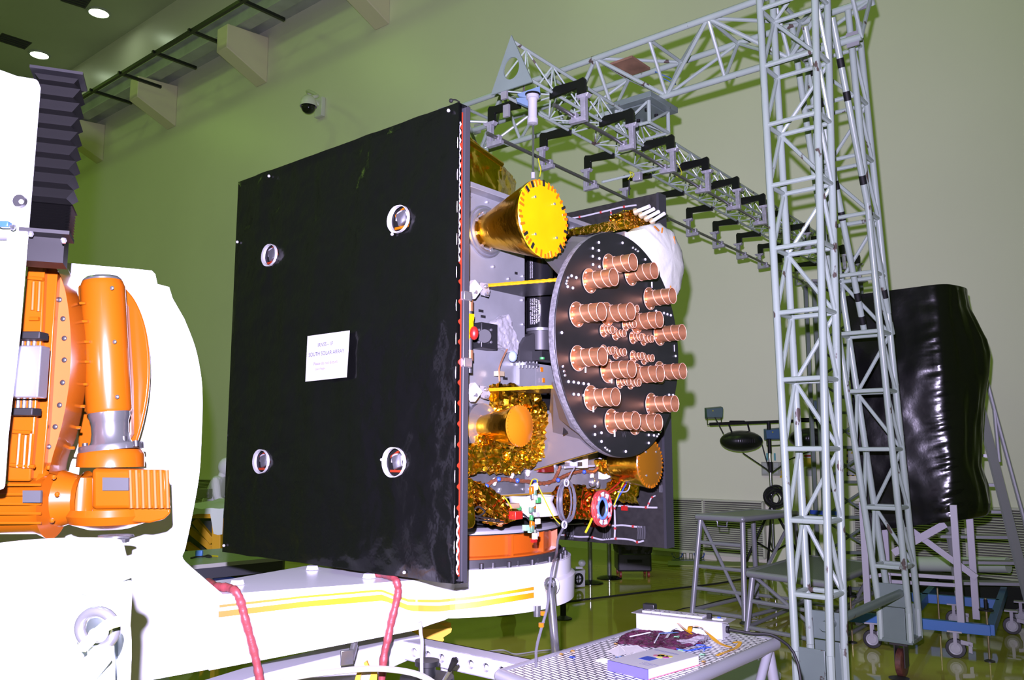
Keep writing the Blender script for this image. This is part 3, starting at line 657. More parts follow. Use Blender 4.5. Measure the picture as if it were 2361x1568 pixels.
tapem=mat('white_tape',(.3,.3,.3),.45)
for k,(hc,hr) in enumerate(zip(HC_,HR)):
    hu=(hc-P0).dot(UX); n=40; vs=[]; 
    for s_ in (.99,1.12):
        for i in range(n):
            a=2*math.pi*i/n; lf=.3+1.15*max(0,-math.cos(a)); rr=hr*(1+(s_-1)*1.6*lf+.02*noise.noise(Vector((math.cos(a)*3,math.sin(a)*3,k*4)))); vs.append(S(hu+rr*math.cos(a),vq-.019,hc.z+rr*math.sin(a)))
    vs+=[v+VX*.014 for v in vs]
    fs=[(i,(i+1)%n,n+(i+1)%n,n+i) for i in range(n)]+[(2*n+i,2*n+(i+1)%n,3*n+(i+1)%n,3*n+i) for i in range(n)]+[(i,(i+1)%n,2*n+(i+1)%n,2*n+i) for i in range(n)]+[(n+i,n+(i+1)%n,3*n+(i+1)%n,3*n+i) for i in range(n)]
    t=MB().add(vs,fs).build('opening_tape',tapem,sat)
    h0=SV(holes[k][0]+4,holes[k][1],-.012); h0=h0+VX*.007
    MB().tube(h0+VX*.004,h0-VX*.001,hr*1.25,n=24).build('array_back_patch',blkm,t)
    MB().box(h0-VX*.015+ZX*.004+UX*.006,(.06,.02,.058),(UX+ZX*.3).normalized(),VX,(ZX-UX*.3).normalized()).build('hold_down',alub,t,bev=.004)
    MB().box(h0-VX*.012-ZX*.038,(.09,.008,.011),UX,VX).box(h0-VX*.008+ZX*.036-UX*.02,(.06,.008,.01),(UX+ZX*.5).normalized(),VX).box(h0-VX*.006+UX*.035,(.01,.008,.06),UX,VX).build('orange_strip',orr if k!=0 else kapo,t)
    MB().path(smoothpts([h0-VX*.01-UX*.04,h0-VX*.02-UX*.02+ZX*.03,h0-VX*.02+UX*.02+ZX*.032,h0-VX*.015+UX*.04+ZX*.01]),.004,6).build('white_lead',wir,t)
mb=MB()
for (x,y) in ((904,540),(880,1060),(547,558),(516,1258),(932,1320),(1034,255),(620,406)): p=SV(x,y,vq-.012); mb.ball(p,.008,8)
mb.build('tape_dot',tapem,sat,each=True)
# small button sensor at the top corner
MB().path(smoothpts([SV(1060,236,-.03),SV(1050,230,-.03),SV(1040,231,-.03)]),.003,5).ball(SV(1040,232,-.03),.01,8).build('corner_sensor',blkm,sat)
# paper notice on the cover
q=[SV(x,y,vq-.035) for x,y in ((709,775),(805,762),(798,870),(704,880))]
ctr=sum(q,Vector())/4; Xp=((q[1]-q[0])+(q[2]-q[3])).normalized(); Yp=((q[0]-q[3])+(q[1]-q[2])).normalized()
pn=thing('paper_notice','white paper notice taped on the black satellite cover','notice',ctr)
MB().prism(q,VX*.004).build('sheet',mat('white_paper',(.36,.36,.34),.8),pn)
ink=mat('notice_ink',(.06,.06,.12),.8); inkl=mat('faded_ink',(.16,.13,.2),.8)
W_=(q[1]-q[0]).length; H_=(q[0]-q[3]).length
for s_,dy,sz,mm,dx in (('IRNSS - 1F',.26,.026,ink,-.03),('SOUTH SOLAR ARRAY',.07,.0265,ink,0),('Please do not disturb',-.14,.021,inkl,0),('Low Weight',-.255,.015,inkl,-.12)):
    text(s_,'printed_line',sz,mm,pn,ctr+Yp*H_*dy+Xp*W_*dx-VX*.004,Xp,Yp)
# ================= tilting positioner that carries the satellite =================
wpn=mat('white_machine_paint',(.62,.63,.66),.22,spec=.5); orp=mat('orange_machine_paint',(.20,.046,.0013),.25,spec=.5,coat=.3); ord_=mat('orange_ring_paint',(.32,.06,.004),.25,spec=.5,coat=.3)
stl=mat('machined_steel',(.35,.36,.37),.22,.9); dks=mat('dark_steel',(.05,.05,.052),.4,.6); bel=mat('black_bellows_rubber',(.0016,.0016,.0015),.5,spec=.12)
plt=mat('name_plate_metal',(.045,.048,.05),.6,.3)
TC=S(-.88,.82,0)
pos=thing('tilting_positioner','white and orange tilting positioner whose arm carries the satellite turntable','machine',Vector((-1.3,3.3,0)))
# turntable
MB().lathe(TC,ZX,[(.55,1.185),(.605,1.185),(.605,1.195),(.575,1.2),(.575,1.29),(.605,1.295),(.605,1.305),(.55,1.305),(.55,1.185)],96).build('orange_ring',ord_,pos)
mb=MB()
for i in range(16):
    a=2*math.pi*i/16-.15; d=Vector((math.cos(a),math.sin(a),0)); mb.box(TC+d*.588+ZX*1.245,(.034,.012,.1),d,ZX.cross(d))
mb.build('ring_rib',ord_,pos,each=True)
MB().lathe(TC,ZX,[(.2,1.152),(.625,1.152),(.625,1.188),(.2,1.188)],96).build('turntable_plate',dks,pos)
mb=MB()
for i in range(28):
    a=2*math.pi*i/28; d=Vector((math.cos(a),math.sin(a),0)); mb.tube(TC+d*.612+ZX*1.14,TC+d*.612+ZX*1.172,.015,n=12)
for i in range(28):
    a=2*math.pi*(i+.5)/28; d=Vector((math.cos(a),math.sin(a),0)); mb.tube(TC+d*.645+ZX*1.14,TC+d*.645+ZX*1.175,.012,n=10)
mb.build('turntable_bolt',dks,pos,each=True)
# arm and column: one L shaped white housing, outline measured on its front plane
FP=G(529,1368,1.15); FQ=G(962,1336,1.15); FD=(FQ-FP); FD.z=0; FD.normalize(); FN=Vector((-FD.y,FD.x,0))
def FPt(x,y,o=0): return PL(x,y,FP+FN*o,FN)
outl=[(150,606),(300,619),(350,624),(358,632),(363,655),(390,662),(398,688),(425,735),(450,800),(464,870),(467,930),(465,1000),(460,1090),(445,1180),(428,1262),(422,1288),(455,1320),(500,1367),(530,1368),(705,1351),(855,1341),(962,1336)]
p=[FPt(x,y) for x,y in outl]
low=[FPt(x,y) for x,y in ((968,1436),(810,1458),(720,1475),(600,1512),(480,1544),(285,1580),(150,1640))]
MB().prism(p[:7]+smoothpts(p[7:17],4)+[FPt(520,1376)]+[FPt(510,1538),FPt(285,1580),FPt(-60,1660),FPt(-60,1240)],FN*.38).build('column_housing',wpn,pos)
# arm body: plan outline, top flat, underside rising towards the turntable
def armz(q): t=(q-FPt(480,1544)).dot(FD); return .868+.075*min(1.0,max(0,t)/.9)
front=[FPt(x,y) for x,y in ((490,1368),(530,1368),(705,1351),(855,1341),(962,1336))]
front=[Vector((q.x,q.y,0)) for q in front]
a0=math.atan2(front[-1].y-TC.y,front[-1].x-TC.x)
cirR=.675; arc=[Vector((TC.x+cirR*math.cos(a),TC.y+cirR*math.sin(a),0)) for a in [math.radians(-82+i*(82+100)/26) for i in range(27)]]
back=[Vector((q.x,q.y,0)) for q in (G(905,1290,1.15),G(705,1304,1.15),G(611,1320,1.15),G(536,1333,1.15),G(440,1345,1.15))]
mid=[front[-1].lerp(arc[0],t)+FN*0 for t in (.35,.7)]
ol=front+mid+arc+back; n=len(ol)
mb=MB(); cen=sum(ol,Vector())/n
vs=[Vector((q.x,q.y,armz(q) if q not in arc else .95)) for q in ol]+[Vector((q.x,q.y,1.148)) for q in ol]
mb.add(vs,[tuple(range(n-1,-1,-1)),tuple(range(n,2*n))]+[(i,(i+1)%n,n+(i+1)%n,n+i) for i in range(n)])
arm=mb.build('arm_housing',wpn,pos,ang=30)
MB().lathe(TC,ZX,[(.64,.93),(.69,.94),(.695,1.06),(.67,1.075),(.665,1.15),(.2,1.152)],90).build('turntable_drum',wpn,pos)
mb=MB()
for (x,y) in ((547,1347),(720,1313),(851,1332)): q=G(x,y,1.15); mb.tube(q,q+ZX*.018,.03,.024,n=20)
mb.build('arm_cap',wpn,pos,each=True)
# painted stripes on the arm side
def grad():
    m=bpy.data.materials.new('gradient_stripe_paint'); m.use_nodes=True; nt=m.node_tree; b=nt.nodes['Principled BSDF']; b.inputs['Roughness'].default_value=.4
    g=nt.nodes.new('ShaderNodeTexCoord'); se=nt.nodes.new('ShaderNodeSeparateXYZ'); cr=nt.nodes.new('ShaderNodeValToRGB')
    vm_=nt.nodes.new('ShaderNodeVectorMath'); vm_.operation='DOT_PRODUCT'; vm_.inputs[1].default_value=tuple(FD)
    ad=nt.nodes.new('ShaderNodeMath'); ad.operation='MULTIPLY_ADD'; ad.inputs[1].default_value=1/1.6; ad.inputs[2].default_value=-.13
    nt.links.new(g.outputs['Object'],vm_.inputs[0]); nt.links.new(vm_.outputs['Value'],ad.inputs[0]); nt.links.new(ad.outputs[0],cr.inputs['Fac']); nt.links.new(cr.outputs['Color'],b.inputs['Base Color'])
    e=cr.color_ramp.elements; e[0].position=0; e[0].color=(.35,.10,.001,1); e[1].position=1; e[1].color=(.22,.022,.001,1)
    for pp,cc in ((.3,(.5,.24,.002)),(.5,(.5,.36,.03)),(.68,(.5,.38,.06)),(.82,(.5,.26,.003))): k=e.new(pp); k.color=(*cc,1)
    return m
gm=grad()
def sidept(x,y): # on the arm side: front plane, then the drum
    if x<=965: return FPt(x,y,-.003)
    q=FPt(x,y,-.003); r=ray(x,y); o=CAM-Vector((TC.x,TC.y,CAM.z)); A=r.x*r.x+r.y*r.y; B=2*(o.x*r.x+o.y*r.y); Cc=o.x*o.x+o.y*o.y-.703**2; D=B*B-4*A*Cc
    if D>0:
        t=(-B-math.sqrt(D))/(2*A); w_=CAM+r*t
        # chord between front end and arc start
        ch=PL(x,y,front[-1],(lambda d:Vector((-d.y,d.x,0)))((arc[0]-front[-1]).normalized()))
        return (ch if ch.y<w_.y else w_)-Vector((r.x,r.y,0)).normalized()*.004
    return q
def stripe(top,bot):
    mb=MB(); k=60
    def ev(l,x):
        for (x0,y0),(x1,y1) in zip(l,l[1:]):
            if x<=x1: return y0+(y1-y0)*(x-x0)/(x1-x0)
        return l[-1][1]
    X0,X1=top[0][0],top[-1][0]; vs=[]
    for i in range(k+1):
        x=X0+(X1-X0)*i/k; vs+=[sidept(x,ev(top,x)),sidept(x,ev(bot,x))]
    vs+= [v+(TC*Vector((1,1,0))-v*Vector((1,1,0))).normalized()*.004 for v in vs]; m=2*(k+1)
    mb.add(vs,[(2*i,2*i+1,2*i+3,2*i+2) for i in range(k)]+[(m+2*i,m+2*i+1,m+2*i+3,m+2*i+2) for i in range(k)]+[(2*i,2*i+2,m+2*i+2,m+2*i) for i in range(k)]+[(2*i+1,2*i+3,m+2*i+3,m+2*i+1) for i in range(k)])
    return mb.build('stripe',gm,arm,smooth=False)
stripe([(506,1395),(700,1374),(878,1359),(940,1382),(1010,1383),(1100,1374),(1231,1353)],[(506,1401),(700,1379),(878,1364),(940,1388),(1010,1389),(1100,1380),(1231,1360)])
stripe([(504,1410),(700,1387),(880,1371),(940,1395),(1010,1397),(1100,1387),(1231,1366)],[(503,1424),(700,1400),(885,1385),(945,1409),(1010,1410),(1100,1400),(1231,1378)])
# lifting eye under the arm, top eye plate
mb=MB().tube(sidept(1238,1396),sidept(1238,1396)-ZX*.05,.018,n=14); mb.build('lifting_lug',stl,pos)
MB().torus(sidept(1268,1350)-FN*.01,FN,.035,.012,24,8).build('eye_ring',wpn,pos)
# --- drive side
def DP(x,y,Y): return at(x,y,Y)
YD=2.62
FX=FD
MB().prism([DP(x,y,2.2) for x,y in ((-60,120),(-20,150),(40,172),(88,180),(95,200),(62,600),(48,770),(20,1010),(12,1130),(-60,1130))],Vector((-.25,.35,0))).build('slide_column',wpn,pos,bev=.01)
# bellows: stacked rectangular pleats
def bell(cx0,y0,cx1,y1,Y,w,n,amp):
    mb=MB(); top=DP(cx0,y0,Y); bot=DP(cx1,y1,Y); X=Vector((.93,.36,0)).normalized(); Yv=Vector((-X.y,X.x,0)); vs=[]; k=2*n
    for i in range(k+1):
        c=top.lerp(bot,i/k); hw=w/2+(amp if i%2==0 else -amp*.4)
        for a,b in ((-1,-1),(1,-1),(1,1),(-1,1)): vs.append(c+X*(a*hw)+Yv*(b*hw*.9))
    fs=[(4*i+j,4*i+(j+1)%4,4*i+4+(j+1)%4,4*i+4+j) for i in range(k) for j in range(4)]+[(3,2,1,0),tuple(4*k+j for j in range(4))]
    return mb.add(vs,fs)
bell(136,184,115,480,2.28,.098,9,.014).build('bellows',bel,pos,smooth=False)
bell(115,482,109,540,2.28,.098,9,.011).build('compressed_bellows',bel,pos,smooth=False)
X_=Vector((.93,.36,0)).normalized(); Y_=Vector((-X_.y,X_.x,0))
MB().box(DP(137,181,2.26),(.13,.12,.008),X_,Y_).build('bellows_frame',mat('mount_frame',(.006,.006,.0065),.5,spec=.2),pos)
MB().box(DP(109,543,2.26),(.12,.11,.01),X_,Y_).build('bellows_frame',mat('mount_frame',(.006,.006,.0065),.5,spec=.2),pos)
MB().box(DP(102,576,2.3),(.108,.09,.085),X_,Y_).build('bellows_mount',mat('mount_black',(.0012,.0012,.0013),.5,spec=.15),pos)
mb=MB()
for (x,y) in ((71,541),(147,556)): mb.tube(DP(x,y-4,2.2),DP(x,y+5,2.2),.005,n=8).ball(DP(x,y-2,2.2),.008,8)
mb.build('mount_bolt',bolt_m,pos,each=True)
MB().tube(DP(49,465,2.19),DP(49,465,2.19)-Vector((0.0,.012,0)),.0165,n=24).tube(DP(49,465,2.175),DP(49,465,2.165),.006,n=12).build('hinge_knob',dks,pos)
# blue hose union at the picture edge
mb=MB().box(DP(12,518,2.15),(.026,.02,.016)); mb.build('blue_valve',blum,pos,bev=.003)
MB().tube(DP(20,520,2.15),DP(30,524,2.15),.004,n=8).torus(DP(30,524,2.15),Vector((0,1,0)),.006,.002).build('valve_fitting',stl,pos)
MB().box(DP(6,550,2.17),(.02,.002,.006)).build('printed_mark',mat('notice_ink',(.03,.03,.07),.8),pos)
# vertical orange casting with ribs
MB().prism([DP(x,y,2.5) for x,y in ((64,608),(104,610),(96,800),(80,1000),(70,1110),(14,1110),(22,950),(48,760))],Vector((-.05,.12,0))).build('slide_casting',orp,pos,bev=.006)
mb=MB()
for (x0,y0,x1,y1) in ((78,650,75,715),(92,650,89,718),(68,735,90,735),(62,640,100,644),(46,1000,40,1078),(60,1004,55,1080),(30,995,72,998),(24,1072,80,1076),(72,1000,66,1078)): mb.tube(DP(x0,y0,2.49),DP(x1,y1,2.49),.006,n=8)
mb.build('casting_rib',orp,pos,each=True)
mb=MB()
for (x,y,w_,h_) in ((73,775,.075,.022),(54,950,.08,.022)): mb.box(DP(x,y,2.46),(w_,.05,h_))
mb.build('rail_stop',blkm,pos,bev=.003,each=True)
mb=MB()
for (x,y0,y1) in ((52,785,960),(66,785,960),(80,785,960)): mb.tube(DP(x,y0,2.5),DP(x-12,y1,2.5),.006,n=8)
mb.build('guide_rod',stl,pos,each=True)
sb=MB().box(DP(52,858,2.42),(.125,.05,.15)); sb.build('slide_carriage',alub,pos,bev=.004)
MB().box(DP(4,856,2.39),(.03,.03,.152)).build('carriage_strip',dks,pos)
mb=MB()
for (x,y) in ((9,808),(8,856),(5,906)): mb.tube(DP(x,y,2.375),DP(x,y,2.37),.005,n=10)
mb.build('carriage_screw',bolt_m,pos,each=True)
MB().prism([DP(x,y,2.56) for x,y in ((104,610),(134,612),(124,760),(112,960),(98,1110),(72,1110),(84,1000),(98,800))],Vector((-.03,.08,0))).build('slide_flange',orp,pos,bev=.004)
# sector gear: flat web with holes plus a wide curved rim
web_=[(122,612),(150,630),(165,700),(170,780),(167,870),(155,960),(138,1040),(126,1090),(98,1110),(112,960),(122,790),(126,690)]
sg=MB().prism([DP(x,y,2.62) for x,y in web_],Vector((-.02,.05,0))).build('sector_gear',mat('orange_web_paint',(.30,.075,.02),.22,coat=.3),pos,bev=.003)
mb=MB()
for (x,y) in ((137,691),(145,735),(148,780),(148,830),(144,882),(137,934),(127,984),(112,1030)): q=DP(x,y,2.615); mb.ball(q,.0085,10,sy=.5)
mb.build('rim_bolt',dks,sg,each=True)
o_=[(118,596),(150,610),(170,655),(188,715),(197,775),(199,835),(195,895),(186,955),(172,1010),(155,1055),(148,1100)]
i_=[(112,606),(132,622),(148,660),(158,715),(163,775),(163,835),(158,895),(148,955),(136,1005),(122,1050),(112,1090)]
mb=MB(); oo=smoothpts([DP(x,y,2.66) for x,y in o_],4); ii=smoothpts([DP(x,y,2.52) for x,y in i_],4); n=len(oo); th_=Vector((.0,.03,0)); dd=Vector((-.012,0,0))
vs=oo+ii+[v+th_+dd for v in oo]+[v+th_+dd for v in ii]
mb.add(vs,[(i,i+1,n+i+1,n+i) for i in range(n-1)]+[(2*n+i,2*n+i+1,3*n+i+1,3*n+i) for i in range(n-1)]+[(i,i+1,2*n+i+1,2*n+i) for i in range(n-1)]+[(n+i,n+i+1,3*n+i+1,3*n+i) for i in range(n-1)]+[(0,n,3*n,2*n),(n-1,2*n-1,4*n-1,3*n-1)])
mb.build('gear_rim',orp,sg)
mb=MB()
for (x,y) in ((193,699),(199,741),(203,788),(203,834),(198,886),(191,937),(181,986),(167,1033)): q=DP(x,y,2.65); mb.tube(q-Vector((.012,0,0)),q+Vector((.006,0,0)),.005,n=8)
mb.build('rim_stud',orp,sg,each=True)
# big orange disc behind the jack
dsk=[DP(x,y,2.95) for x,y in ((180,656),(285,660),(310,690),(330,735),(342,790),(346,850),(342,910),(332,965),(318,1015),(305,1045),(180,1050))]
MB().prism(smoothpts(dsk[1:-1],4)+[dsk[-1],dsk[0]],Vector((-.02,.05,0))).build('drive_disc',orp,pos,bev=.008)
MB().prism([DP(x,y,2.9) for x,y in ((283,690),(291,705),(302,880),(303,1000),(297,1010),(288,1000))],Vector((-.004,.03,0))).build('disc_guard_plate',mat('pale_edge',(.3,.16,.1),.4),pos)
# screw jack
jt=DP(236,650,2.72); jb=DP(252,952,2.72); jx=(jb-jt).normalized(); L=(jb-jt).length; r=.068
jk=MB().lathe(jt,jx,[(.04,-.004),(r*.9,.0),(r,.02),(r*1.0,L*.98),(r*.94,L)],48,cap=True).build('screw_jack',orp,pos)
MB().lathe(jt-jx*.012,jx,[(.001,-.004),(r*.74,-.002),(r*.86,.006),(r*.86,.018)],40).build('jack_cap',stl,jk)
fb=DP(257,1028,2.72); L2=(fb-jb).length
MB().lathe(jb,jx,[(r*.9,0),(r*.9,.012),(r*.82,.03),(r*.8,L2*.6),(r*.86,L2*.85),(r*.98,L2)],40).build('jack_sleeve',stl,jk)
MB().lathe(fb,jx,[(.05,-.006),(.094,-.004),(.096,.0),(.096,.016),(.05,.016)],44).build('jack_flange',stl,jk)
mb=MB()
for (x,y) in ((196,1022),(313,1016),(240,1008),(285,1006)): q=DP(x,y,2.66 if y>1010 else 2.7); mb.tube(q,q+jx*.018,.0085,n=10)
mb.build('flange_bolt',dks,jk,each=True)
mb=MB()
for (x,y) in ((258,664),(264,788),(270,915)): q=DP(x,y,2.655); mb.ball(q,.007,10,sy=.5)
mb.build('jack_screw',stl,jk,each=True)
# gearbox and motor
gb0=DP(257,1040,2.72)
gb=MB().lathe(gb0,-ZX*1.0+jx*.05,[(.05,-.012),(.088,-.006),(.098,.01),(.1,.05)],40).build('gearbox_dome',orp,pos)
mb=MB(); bx0=[DP(x,y,2.6) for x,y in ((212,1080),(385,1083),(393,1172),(212,1175))]
gbx=mb.prism(bx0,Vector((-.08,.2,0))).build('gearbox',orp,pos,bev=.012)
mb=MB()
for i in range(7): x=300+i*14; mb.tube(DP(x,1084,2.6),DP(x+3,1172,2.6),.007,n=8)
mb.build('cooling_fin',mat('orange_fin_paint',(.20,.046,.0013),.6,spec=.2),gbx,each=True)
MB().prism([DP(x,y,2.585) for x,y in ((236,1101),(296,1102),(296,1131),(236,1131))],Vector((0,.012,0))).build('name_plate',plt,gbx)
MB().lathe(DP(252,1172,2.68),-ZX,[(.12,0),(.125,.02),(.11,.045),(.06,.062),(.001,.064)],40).build('gearbox_base',orp,pos)
MB().prism([DP(x,y,2.62) for x,y in ((212,1172),(393,1172),(393,1184),(378,1198),(345,1206),(212,1200))],Vector((-.08,.2,0))).build('gearbox_sump',orp,pos,bev=.006)
mb=MB().tube(DP(267,1236,2.62),DP(267,1262,2.62),.008,n=10).lathe(DP(267,1232,2.62),-ZX,[(.001,0),(.05,.002),(.052,.008),(.001,.01)],30).box(DP(267,1246,2.6),(.07,.03,.012)); mb.build('output_coupling',stl,pos)
MB().lathe(DP(120,1150,2.64),Vector((1,.1,0)),[(.1,-.012),(.112,-.01),(.112,.01),(.09,.018),(.07,.08),(.085,.1)],40).build('motor_flange',orp,pos)
mt=MB().lathe(DP(-60,1165,2.58),Vector((1,.03,0)),[(.085,-.02),(.085,.2),(.1,.235)],40,cap=True).build('motor',orp,pos)
mb=MB()
for i in range(5): y=1118+i*22; mb.tube(DP(-20,y,2.47),DP(95,y,2.49),.004,n=6)
mb.build('motor_fin',orp,mt,each=True)
MB().prism([DP(x,y,2.46) for x,y in ((52,1131),(94,1131),(93,1159),(52,1159))],Vector((0,.01,0))).build('name_plate',plt,mt)
mb=MB()
for (x,y) in ((124,1100),(132,1140),(120,1200),(112,1078)): mb.ball(DP(x,y,2.53),.008,8)
mb.build('flange_nut',orp,mt,each=True)
MB().lathe(DP(185,1150,2.66),-ZX,[(.03,-.07),(.045,-.065),(.045,.06),(.03,.065)],30).build('bearing_cover',orp,pos)
# base frame under the arm
bf=mat('white_frame_paint',(.36,.36,.40),.35,spec=.4)
LB=3.75
lf=[at(x,y,LB) for x,y in ((470,1600),(600,1545),(760,1500),(925,1474),(955,1470),(955,1520),(903,1540),(800,1568),(650,1600))]
MB().prism([at(400,1620,3.3),at(600,1556,3.6),at(760,1516,3.85),at(924,1476,4.1),at(972,1467,4.15),at(972,1512,4.15),at(905,1538,4.1),at(880,1552,4.05),at(700,1610,3.7)],Vector((-.08,.16,0))).build('base_beam',bf,pos,bev=.006)
def CB(x,y,o=0):
    return PL(x,y,CBp+CBn*o,CBn)
CBp=at(930,1477,4.1); q=G(1200,1532,CBp.z); d_=(q-CBp); d_.z=0; d_.normalize(); CBn=Vector((-d_.y,d_.x,0))
def zfix(x,y,x2): # endpoints of a level beam
    return PL(x,y,CBp,CBn)
a,b_=CB(925,1477),CB(1199,1532); c_,e_=CB(1185,1568),CB(926,1511)
zt=(a.z+b_.z)/2; zb=zt-.085
zt=CBp.z; a.z=b_.z=zt; ext=(b_-a).normalized()*.05
cbm=MB(); P4=[a,b_+ext,b_+ext-ZX*.085,a-ZX*.085]
# holes: front web built as a strip of octagon cut panels
hx=[954.5,986,1018,1051,1085,1120,1156.6]
hc=[PL(x,y,a,CBn) for x,y in zip(hx,(1497,1502.6,1510,1516,1524,1531,1538))]
tt=[(h-a).dot(ext.normalized()) for h in hc]; Lt=(b_+ext-a).dot(ext.normalized()); ex=ext.normalized()
def panel(t0,t1,h=None,r=.019):
    q=lambda t,z:a+ex*t-ZX*z
    if h is None: cbm.add([q(t0,0),q(t1,0),q(t1,.085),q(t0,.085)],[(0,1,2,3)]); return
    n=16; rim=[]; out=[]
    for i in range(n):
        an=2*math.pi*(i+.5)/n; rim.append(q(h+r*math.cos(an),.043-r*math.sin(an)))
        cx_,sy_=math.cos(an),math.sin(an); k=min((t1-h if cx_>0 else h-t0)/max(abs(cx_),1e-6),(.043 if sy_>0 else .042)/max(abs(sy_),1e-6)); out.append(q(h+k*cx_,.043-k*sy_))
    o2=[v+CBn*.012 for v in rim]
    cbm.add(rim+out+o2,[(i,(i+1)%n,n+(i+1)%n,n+i) for i in range(n)]+[(i,(i+1)%n,2*n+(i+1)%n,2*n+i) for i in range(n)])
    for t_,s_ in ((t0,math.pi),(t1,0)):
        for z_ in (0,.085):
            v=q(t_,z_); near=sorted(out,key=lambda w:(w-v).length)[:2]; cbm.add([v]+near,[(0,1,2)])
ed=[tt[0]-.04]+[(x+y)/2 for x,y in zip(tt,tt[1:])]+[tt[-1]+.05]
panel(0,ed[0]); 
for i,h in enumerate(tt): panel(ed[i],ed[i+1],h)
panel(ed[-1],Lt)
w_=CBn*.1
cbm.hexa([a+ZX*-.004,a+ex*Lt-ZX*.004,a+ex*Lt+w_-ZX*.004,a+w_-ZX*.004,a,a+ex*Lt,a+ex*Lt+w_,a+w_])
cbm.hexa([a-ZX*.085,a+ex*Lt-ZX*.085,a+ex*Lt+w_-ZX*.085,a+w_-ZX*.085,a-ZX*.081,a+ex*Lt-ZX*.081,a+ex*Lt+w_-ZX*.081,a+w_-ZX*.081])
cbm.hexa([a-ZX*.085+w_*.9,a+ex*Lt-ZX*.085+w_*.9,a+ex*Lt+w_-ZX*.085,a+w_-ZX*.085,a+w_*.9,a+ex*Lt+w_*.9,a+ex*Lt+w_,a+w_])
cb=cbm.build('cross_beam',bf,pos,smooth=False)
mb=MB()
for z_ in (.02,.066): mb.tube(a-ex*.0-ZX*z_-CBn*.008,a-ZX*z_-CBn*.0,.008,n=8)
mb.build('beam_bolt',blkm,cb,each=True)
for t_ in (.25,Lt-.2): MB().tube(a+ex*t_+CBn*.05-ZX*.085,Vector((0,0,0))+(a+ex*t_+CBn*.05)*Vector((1,1,0)),.03,n=16).build('base_leg',bf,pos)
p=at(400,1620,3.3); MB().tube(Vector((p.x+.1,p.y+.05,p.z)),Vector((p.x+.1,p.y+.05,0)),.06,n=16).build('base_leg',bf,pos)
cl_=FPt(300,1600,.2); MB().box(Vector((cl_.x-.1,cl_.y,.38)),(.5,.35,.76),FD,FN).build('column_foot',bf,pos)
# gas strut and clamp plate
s0=at(824,1458,3.72); s1=at(808,1522,3.66); st=MB().tube(s0,s0.lerp(s1,.5),.012,n=12).tube(s0.lerp(s1,.45),s1,.016,n=12); st.build('latch_strut',stl,pos)
MB().box(at(800,1516,3.62),(.055,.012,.06),FD,FN).build('latch_plate',stl,pos,bev=.003)

# ================= lattice gantry =================
gp=mat('gantry_grey_paint',(.30,.365,.315),.3,spec=.5,chips=(9,.66,(1,1,.5)),chipcol=(.08,.06,.05),var=.08,vscale=2)
gpp=mat('gantry_plate_paint',(.13,.17,.15),.35,spec=.45,chips=(12,.68),chipcol=(.06,.05,.04),var=.05)
gal=mat('galvanised_plate',(.35,.35,.37),.45,.5,var=.1)
GO=Vector((2.41,5.99,0))
def GL(a,b,z): return GO+AX*a+VX*b+ZX*z
gan=thing('lattice_gantry','tall pale grey lattice gantry with splayed legs on casters','gantry',GO)
def leg(bb,bt,zt,a_b,inn,a_t=None,zr=.83):
    a_c=a_b; a_t=a_b if a_t is None else a_t
    mb=MB(); wa0,wa1,wb=.105,.215,.12; z0=.5
    def cp(t,i,j): # t 0 bottom 1 top
        wa=wa0+(wa1-wa0)*t; c=GL(a_b+(a_t-a_b)*t,bb+(bt-bb)*t,z0+(zt-z0)*t); return c+AX*(wa*i)+VX*(wb*j)
    for i in(-1,1):
        for j in(-1,1): mb.tube(cp(0,i,j),cp(1,i,j),.0245,n=10)
    L=zt-z0; ts=[]
    while zr<zt: ts.append((zr-z0)/L); zr+=.442
    for k,t in enumerate(ts):
        for a,b_ in (((-1,-1),(1,-1)),((1,-1),(1,1)),((1,1),(-1,1)),((-1,1),(-1,-1))): mb.tube(cp(t,*a),cp(t,*b_),.0165,n=8)
        if k+1<len(ts):
            t2=ts[k+1]
            prs=(((1,-1),(1,1)),((1,1),(-1,1)) if k%2 else ((-1,1),(1,1)),((-1,1),(-1,-1))) if k%2 else (((1,-1),(1,1)),((-1,1),(1,1)),((-1,1),(-1,-1)))
            for a,b_ in prs: mb.tube(cp(t,*a),cp(t2,*b_),.0145,n=8)
    o=mb.build('leg',gp,gan)
    c=GL(a_c,bb,0); h0=.285
    MB().box(c+ZX*.62+VX*inn*(wb+.022),(wa0*2+.02,.012,.17),AX,VX).box(c+ZX*(h0+.12)-VX*(wb+.012),(wa0*2-.05,.012,.25),AX,VX).box(c+ZX*(h0+.12)+VX*(wb+.012),(wa0*2-.05,.012,.25),AX,VX).box(c+ZX*h0,(wa0*2+.04,wb*2+.04,.03),AX,VX).build('foot_bracket',gpp,o,bev=.004)
    mb=MB()
    for i in(-1,1):
        for j in(-1,1): mb.tube(c+AX*i*wa0+VX*j*wb+ZX*h0,cp(0,i,j),.0245,n=8)
    mb.build('foot_tube',gp,o,each=True)
    fd=mat('fork_steel',(.05,.045,.042),.45,.5); 
    w=MB().box(c+ZX*.255,(.13,.13,.03),AX,VX).box(c+ZX*.16+AX*.035,(.008,.1,.17),AX,VX).box(c+ZX*.16-AX*.035,(.008,.1,.17),AX,VX).build('caster_fork',fd,o)
    MB().lathe(c+ZX*.105-AX*.025,AX,[(.001,0),(.095,0),(.105,.006),(.105,.044),(.095,.05),(.001,.05)],28).build('caster_wheel',mat('worn_brown_wheel',(.09,.03,.02),.5,var=.4,vscale=30),o)
    MB().lathe(c+ZX*.003-VX*.09,ZX,[(.07,0),(.075,.006),(.04,.016),(.001,.02)],24).build('foot_pad',dks,o)
    return o
leg(-.83,-.5,5.75,0,1,.1); leg(.9,.22,5.0,.03,-1,.13)
